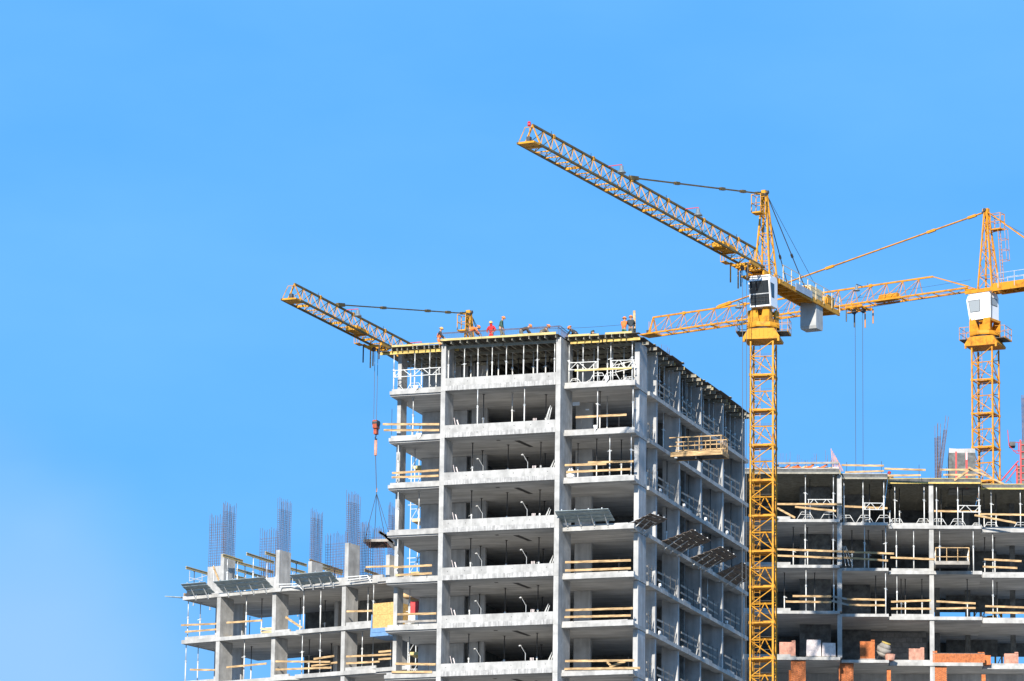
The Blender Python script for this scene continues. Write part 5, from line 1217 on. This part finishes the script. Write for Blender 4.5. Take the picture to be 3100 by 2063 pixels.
# main crane in front of the tower's side
c1 = V3(12.11, 9.53); tip1 = V3(7.0, -27.9)
az1 = math.degrees(math.atan2(*(tip1 - c1)[::-1])); l1 = np.linalg.norm(tip1 - c1)
F1 = Frame((c1[0], c1[1], 9.32), az1)
tz = lambda F_, px, py: F_.at(px, py, 1, 0)
ap1 = tz(F1, 2316, 578)
print('crane1', az1, l1, 'apex', ap1, 'tie', tz(F1, 1907, 544), 'lamps', tz(F1, 1873, 500), tz(F1, 2101, 640))
crane('largest yellow tower crane with its jib reaching up left from a mast beside the tower', c1, 9.32, 7.0, az1, 1.57, 1.15, 1.35, l1, 24, (.1, 1.5, -.5, 1.1), (-.2, ap1[2]), tz(F1, 1907, 544)[0], 3.3,
      [(-.35, -48), (.35, -48)], 12.3, [tz(F1, 1840, 501)[0] , tz(F1, 2073, 632)[0]], -42)
# crane at the right
c2 = V3(*atd(2983, 1100, 358)[:2]); zb2 = atd(2960, 858, 358)[2]
tip2 = atd(1950, 1022, 1)  # direction only
d_ = ray(1950, 1018); t_ = (zb2 - CAM[2]) / d_[2]; tip2 = (CAM + d_ * t_)[:2]
az2 = math.degrees(math.atan2(*(tip2 - c2)[::-1])); l2 = np.linalg.norm(tip2 - c2)
F2 = Frame((c2[0], c2[1], zb2), az2); ap2 = tz(F2, 2985, 632)
print('crane2', c2, zb2, az2, l2, ap2, tz(F2, 2177, 934), 'trolley', tz(F2, 2597, 940), tz(F2, 2900, 820), tz(F2,2700,900))
crane('yellow crane at right with white cab, its jib passing behind the largest crane', c2, zb2, -5.5, az2, 1.70, 1.3, 1.5, l2, 20, (-.9, 1.3, -.66, .7), (ap2[0], ap2[2]), tz(F2, 2177, 934)[0], tz(F2, 2600, 940)[0],
      [(-.36, -40), (.36, -40)], 13, [tz(F2, 2612, 866)[0], tz(F2, 2255, 915)[0]], -30, m='crane_yellow_b', cw=False, slope_end=True, sec=2.75)
# crane behind the tower
c3 = V3(-20.44, 40.65); tip3 = V3(-22.6, 7.5)
az3 = math.degrees(math.atan2(*(tip3 - c3)[::-1])); l3 = np.linalg.norm(tip3 - c3)
F3 = Frame((c3[0], c3[1], 9.07), az3); ap3 = tz(F3, 1412, 936); tr3 = tz(F3, 1140, 1048)
print('crane3', az3, l3, ap3, tz(F3, 1021, 916), 'trolley', tr3, tz(F3, 1070, 935), tz(F3, 1260, 1010))
hk = tz(F3, 1138, 1272)
crane('yellow crane mostly hidden behind the tower, its jib emerging at the left with a hook', c3, 9.07, 5.0, az3, 1.57, 1.15, 1.3, l3, 21, (.1, 1.5, -.5, 1.1), (-.1, ap3[2]), tz(F3, 1021, 916)[0], tr3[0],
      [(-.28, hk[2]), (.28, hk[2])], 10, [tz(F3, 1047, 927)[0], tz(F3, 1240, 1018)[0]], -22)
# hook block, slings and the lifted formwork panel
t = thing('hook_block', 'rusty red hook block with a tag line hanging left of the tower', 'hook block', F3, (hk[0], 0, hk[2]))
H = lambda px, py, y=0: F3.at(px, py, 1, y)
a = H(1139, 1274); x, z = a[0], a[2]
s_ = 350 / 13500 / .976
build(MB(F3).box(x - .30, x + .30, -.16, .16, z - .62, z), 'block_body', 'hook_red', t)
build((lambda b: (b.tube((x - .15, -.2, z - .2), (x - .15, .2, z - .2), .18, 10), b.tube((x + .15, -.2, z - .2), (x + .15, .2, z - .2), .18, 10), b)[-1])(MB(F3)), 'sheave', 'steel_dark', t)
build(MB(F3).box(x - .2, x + .2, -.12, .12, z - 1.05, z - .63), 'hook_shank', 'hook_red', t)
b = MB(F3); pz = z - 1.05
arc = [(0, 0), (0, -.15), (.12, -.28), (.05, -.42), (-.1, -.42), (-.16, -.3)]
for u, v in zip(arc[:-1], arc[1:]): b.tube((x + u[0], 0, pz + u[1]), (x + v[0], 0, pz + v[1]), .05, 6)
build(b, 'hook', 'steel_dark', t)
t = thing('chain_sling', 'long sling with a brown sleeve carrying the panel below the red hook block', 'sling', F3, (x, 0, z - 2))
zt1 = z - 1.5; build(MB(F3).tube((x, 0, zt1), (x, 0, zt1 - 1.15), .12, 8), 'sleeve', 'brick_pale', t)
ap = H(1140, 1494); za = ap[2]; build(MB(F3).tube((x, 0, zt1 - 1.15), (ap[0], 0, za), .03, 5), 'rope', 'rope', t)
build(MB(F3).tube((ap[0], 0, za + .4), (ap[0], 0, za + .1), .05, 6), 'ring', 'brick_pale', t)
# the hanging panel is level; place it in the facade-parallel frame
PF = Frame(F3.w((ap[0], 0, 0)), 10)
def PH(px, py, y): return PF.at(px, py, 1, y)
c00 = PH(1100, 1637, -.9); c01 = PH(1178, 1637, -.9); zp = c00[2]
xa, xb = c00[0], c01[0]
for u in ((xa + .1, -.8), (xa + .5, .9), (xb - .3, -.8), (xb - .1, .9)): build(MB(PF).tube((0, 0, za), (u[0], u[1], zp + .1), .022, 4), 'leg', 'rope', t)
t = thing('hanging_formwork_panel', 'dark ribbed formwork panel hanging level from the crane beside the tower', 'formwork panel', PF, (0, 0, zp))
build(MB(PF).box(xa, xb, -.9, 1.75, zp + .02, zp + .06), 'plywood_sheet', 'plywood', t)
for i in range(7): build(MB(PF).box(xa + .05, xb - .05, -.85 + i * .41, -.75 + i * .41, zp - .1, zp + .018), 'rib', 'plank_dark', t)
for y in (-.93, 1.75): build(MB(PF).box(xa, xb, y, y + .03, zp - .1, zp + .1), 'edge_board', 'board_old', t)
for xx in (xa, xb - .4): build(MB(PF).box(xx, xx + .06, -.9, 1.75, zp - .12, zp - .102), 'cross_rail', 'hook_red', t)
t = thing('scrap_panel', 'dark scrap panel and struts jutting out at the tower left edge', 'scrap', M, M.at(1180, 1640, 1, 3))
for u, v in (((1147, 1610), (1180, 1628)), ((1150, 1612), (1200, 1650)), ((1175, 1640), (1195, 1662)), ((1165, 1620), (1190, 1645))): build(MB(M).bar(M.at(*u, 1, 3.0), M.at(*v, 1, 3.0), .12, .18), 'strut', 'steel_dark', t)

# ------------------------------------------------------------------ people
def skin_mesh(name, verts, edges, radii, m, par, root=0, sub=1):
    me = bpy.data.meshes.new(name); me.from_pydata([tuple(map(float, v)) for v in verts], edges, [])
    me.materials.append(MATS[m])
    o = bpy.data.objects.new(name, me); COL.objects.link(o); o.parent = par
    md = o.modifiers.new('skin', 'SKIN'); md.use_smooth_shade = True
    if not me.skin_vertices: me.attributes.new('skin', 'FLOAT', 'POINT')
    for i, r in enumerate(radii):
        sv = me.skin_vertices[0].data[i]; sv.radius = (r, r) if not isinstance(r, tuple) else r; sv.use_root = (i == root)
    o.modifiers.new('subsurf', 'SUBSURF').levels = sub; o.modifiers['subsurf'].render_levels = sub
    return o
def person(F, p, face, label, jacket, trousers, helmet, pitch=0.0, squat=0.0, arms='down', vest=None, headtilt=0.2, hood=None):
    q = F.w(p); q[2] += OZ
    t = bpy.data.objects.new('person', None); COL.objects.link(t); t.location = q; t.rotation_euler = (0, 0, rad(F.a + face)); OFF[t.name] = q
    t['label'] = label; t['category'] = 'person'
    hip = V3(0, -.05 - .25 * squat - .1 * math.sin(pitch), .93 - .45 * squat)
    td = V3(0, math.sin(pitch), math.cos(pitch))
    waist, chest, neck = hip + td * .14, hip + td * .36, hip + td * .54
    hd = unit(td + V3(0, headtilt, .35)); head0 = neck + hd * .1; head1 = neck + hd * .22
    vs = [hip, waist, chest, neck, head0, head1]; es = [(0, 1), (1, 2), (2, 3), (3, 4), (4, 5)]; rr = [.13, .13, .145, .055, .09, .085]
    up = []; lw = []
    hands = []
    for s in (-1, 1):
        sh = neck + V3(s * .19, 0, 0) - td * .07
        if arms == 'down': e = sh + V3(s * .07, .02, -.28); h = e + V3(-s * .01, .10, -.24)
        elif arms == 'hips': e = sh + V3(s * .16, -.02, -.24); h = e + V3(-s * .14, .14, -.16)
        elif arms == 'work': e = sh + V3(s * .06, .12, -.25); h = e + V3(-s * .06, .20, -.16)
        elif arms == 'reach': e = sh + V3(s * .05, .2, -.14); h = e + V3(-s * .02, .25, .02)
        k = len(vs); vs += [sh, e, h, h + unit(h - e) * .07]; es += [(2, k), (k, k + 1), (k + 1, k + 2), (k + 2, k + 3)]; rr += [.065, .05, .034, (.042, .02)]
        hands.append((h + unit(h - e) * .09, unit(h - e), s)); up.append((sh, e, h))
        hj = hip + V3(s * .1, 0, -.04); kn = V3(s * .12, .12 + .28 * squat - (0.06 if s > 0 else -.08), .49 - .03 * squat); an = V3(s * .13, -.02 + (.1 if s < 0 else -.08), .09); toe = an + V3(0, .16, -.05)
        k = len(vs); vs += [hj, kn, an, toe]; es += [(0, k), (k, k + 1), (k + 1, k + 2), (k + 2, k + 3)]; rr += [.085, .058, .04, .04]; lw.append((hj, kn, an, toe))
    skin_mesh('body', vs, es, rr, 'skin', t)
    # jacket
    vs = [hip - td * .02, waist, chest, neck - td * .03]; es = [(0, 1), (1, 2), (2, 3)]; rr = [.165, .16, .18, .09]
    for sh, e, h in up:
        k = len(vs); vs += [sh, e, h - unit(h - e) * .02]; es += [(2, k), (k, k + 1), (k + 1, k + 2)]; rr += [.088, .07, .052]
    skin_mesh('jacket', vs, es, rr, jacket, t)
    if vest: skin_mesh('vest', [hip + td * .04, waist, chest, neck - td * .05], [(0, 1), (1, 2), (2, 3)], [.18, .178, .198, .12], vest, t)
    vs = [hip + td * .05, hip - Z3 * .02]; es = [(0, 1)]; rr = [.155, .15]
    for hj, kn, an, toe in lw:
        k = len(vs); vs += [hj, kn, an + Z3 * .03]; es += [(1, k), (k, k + 1), (k + 1, k + 2)]; rr += [.105, .078, .06]
    skin_mesh('trousers', vs, es, rr, trousers, t)
    b = MB(Frame()); b.F.o = V3(0, 0, -OZ)
    for hj, kn, an, toe in lw: b.prism([(an[1] - .09, 0), (an[1] + .2, 0), (an[1] + .18, .07), (an[1] + .04, .14), (an[1] - .08, .14)], 0, an[0] - .05, an[0] + .05)
    OFF['_zero'] = np.zeros(3)
    class _Z: name = '_zero'
    def lbuild(b, name, m, smooth=False):
        me = bpy.data.meshes.new(name); me.from_pydata(b.v, [], b.f); me.materials.append(MATS[m])
        if smooth: me.polygons.foreach_set('use_smooth', [True] * len(me.polygons))
        o = bpy.data.objects.new(name, me); COL.objects.link(o); o.parent = t; return o
    lbuild(b, 'boots', 'boot')
    b = MB()
    for h, d, s in hands:
        a = unit(np.cross(d, V3(s, .3, 0)))
        for i, ln in enumerate((.06, .07, .065, .05)):
            c0 = h + a * (i - 1.5) * .018; c1_ = c0 + d * ln * .55; c2_ = c1_ + unit(d + V3(-s * .7, .2, 0)) * ln * .5; b.tube(c0, c1_, .009, 5); b.tube(c1_, c2_, .008, 5)
        c0 = h - d * .04 - a * .03; b.tube(c0, c0 + unit(d - a) * .05, .01, 5)
    lbuild(b, 'fingers', 'skin')
    # helmet and face details
    c0 = neck + hd * .2; b = MB(); n = 14; prof = [(.15, -.005), (.152, .01), (.125, .015), (.122, .06), (.10, .105), (.06, .135), (.015, .148)]
    f = unit(hd); sx = V3(1, 0, 0); fy = unit(np.cross(f, sx)) * -1
    vs = []
    for r, z in prof:
        for i in range(n):
            a = 2 * math.pi * i / n; ex = 1.18 if (math.sin(a) > .3 and z < .012) else 1.0
            vs.append(c0 + f * z + sx * math.cos(a) * r + fy * math.sin(a) * r * 1.1 * ex)
    b.add(vs, [(j * n + i, j * n + (i + 1) % n, (j + 1) * n + (i + 1) % n, (j + 1) * n + i) for j in range(len(prof) - 1) for i in range(n)] + [tuple(range((len(prof) - 1) * n, len(prof) * n)), tuple(range(n))[::-1]])
    lbuild(b, 'helmet', helmet, True)
    b = MB(); nz = neck + hd * .14 + fy * .1; b.tube(nz, nz + fy * .03 - f * .02, .015, 6, .01)
    for s in (-1, 1): b.tube(neck + hd * .15 + sx * s * .088, neck + hd * .15 + sx * s * .105, .03, 6)
    lbuild(b, 'nose_and_ears', 'skin')
    b = MB()
    for s in (-1, 1): b.tube(neck + hd * .165 + sx * s * .035 + fy * .082, neck + hd * .165 + sx * s * .035 + fy * .096, .012, 6)
    b.bar(neck + hd * .085 + sx * .025 + fy * .09, neck + hd * .085 - sx * .025 + fy * .09, .012, .008); lbuild(b, 'eyes_and_mouth', 'boot')
    if hood: skin_mesh('hood', [neck - td * .04, neck + hd * .12, neck + hd * .2], [(0, 1), (1, 2)], [.11, .115, .10], hood, t)
    return t
FZ = ZP + .03
def standat(px, py, H_, **k):
    P = M.at(px, py, 2, FZ + H_); return (P[0], P[1], FZ)
person(M, standat(1331, 995, 1.68), -75, 'worker in orange vest and yellow helmet at the left end of the rebar cage', 'cloth_dark', 'cloth_orange', 'helmet_yellow', pitch=.25, arms='work', vest='cloth_orange')
person(M, standat(1425, 990, 1.15), -60, 'worker bending low with orange back in front of the hidden crane apex', 'cloth_orange', 'cloth_grey', 'helmet_orange', pitch=1.35, arms='work', vest='cloth_orange', headtilt=0)
person(M, standat(1487, 975, 1.75), 170, 'worker in a bright red hooded jacket and yellow helmet', 'cloth_red', 'cloth_red', 'helmet_yellow', pitch=.1, arms='hips', hood='cloth_red')
person(M, standat(1518, 959, 1.75), -80, 'worker in dark green jacket standing tall with lowered head', 'cloth_green', 'cloth_grey', 'helmet_orange', pitch=.22, arms='down', headtilt=.5)
person(M, standat(1582, 988, 1.25), -70, 'worker bending right in a dark jacket and khaki trousers behind the cage', 'cloth_dark', 'cloth_grey', 'helmet_orange', pitch=1.15, arms='work', headtilt=.3)
person(M, standat(1645, 991, 1.2), -60, 'worker in grey bending near the right end of the rebar cage', 'cloth_grey', 'cloth_grey', 'helmet_orange', pitch=.9, squat=.3, arms='work')
person(M, standat(1737, 993, 1.2), 80, 'worker crouching in a dark jacket just right of the rebar cage', 'cloth_dark', 'cloth_dark', 'helmet_orange', pitch=.9, squat=.4, arms='work')
person(M, standat(1801, 1005, .95), 60, 'worker barely visible over the roof edge in a dark helmet', 'cloth_dark', 'cloth_grey', 'helmet_dark', pitch=1.0, squat=.9, arms='work')
person(M, standat(1890, 961, 1.75), -10, 'worker seen from behind in orange jacket and green trousers', 'cloth_orange', 'cloth_teal', 'helmet_orange', pitch=.1, arms='reach')
person(M, standat(1910, 956, 1.78), 10, 'worker in a black jacket and grey trousers holding an upright plank', 'cloth_dark', 'cloth_grey', 'helmet_orange', pitch=.05, arms='reach')
P = R.at(2696, 1437, 1, 2.3)
person(R, (P[0], 2.3, P[2] - 1.15), 150, 'worker in a dark red helmet crouching behind the roof boards of the right building', 'cloth_dark', 'cloth_dark', 'helmet_red', pitch=.7, squat=.6, arms='work')
P = M.at(1920, 941, 1, 3.9); Q = M.at(1922, 1012, 1, 3.7)
t = thing('upright_plank', 'tall pale plank held upright at the right roof corner', 'plank', M, (Q[0], 3.7, FZ)); build(MB(M).bar((Q[0], 3.75, FZ), (P[0], 3.9, P[2]), .17, .05, V3(0, 1, 0)), 'plank', 'board', t)
t = thing('roof_rope', 'thin rope sagging across the roof behind the workers', 'rope', M, (-8, 5, FZ))
b = MB(M); prev = None
for i in range(13):
    f = i / 12; px = 1598 + (1905 - 1598) * f; py = 996 + 4 * math.sin(math.pi * f) - 14 * f; p = M.at(px, py, 1, 6)
    if prev is not None: b.tube(prev, p, .012, 4, cap=False)
    prev = p
build(b, 'strand', 'rope', t)
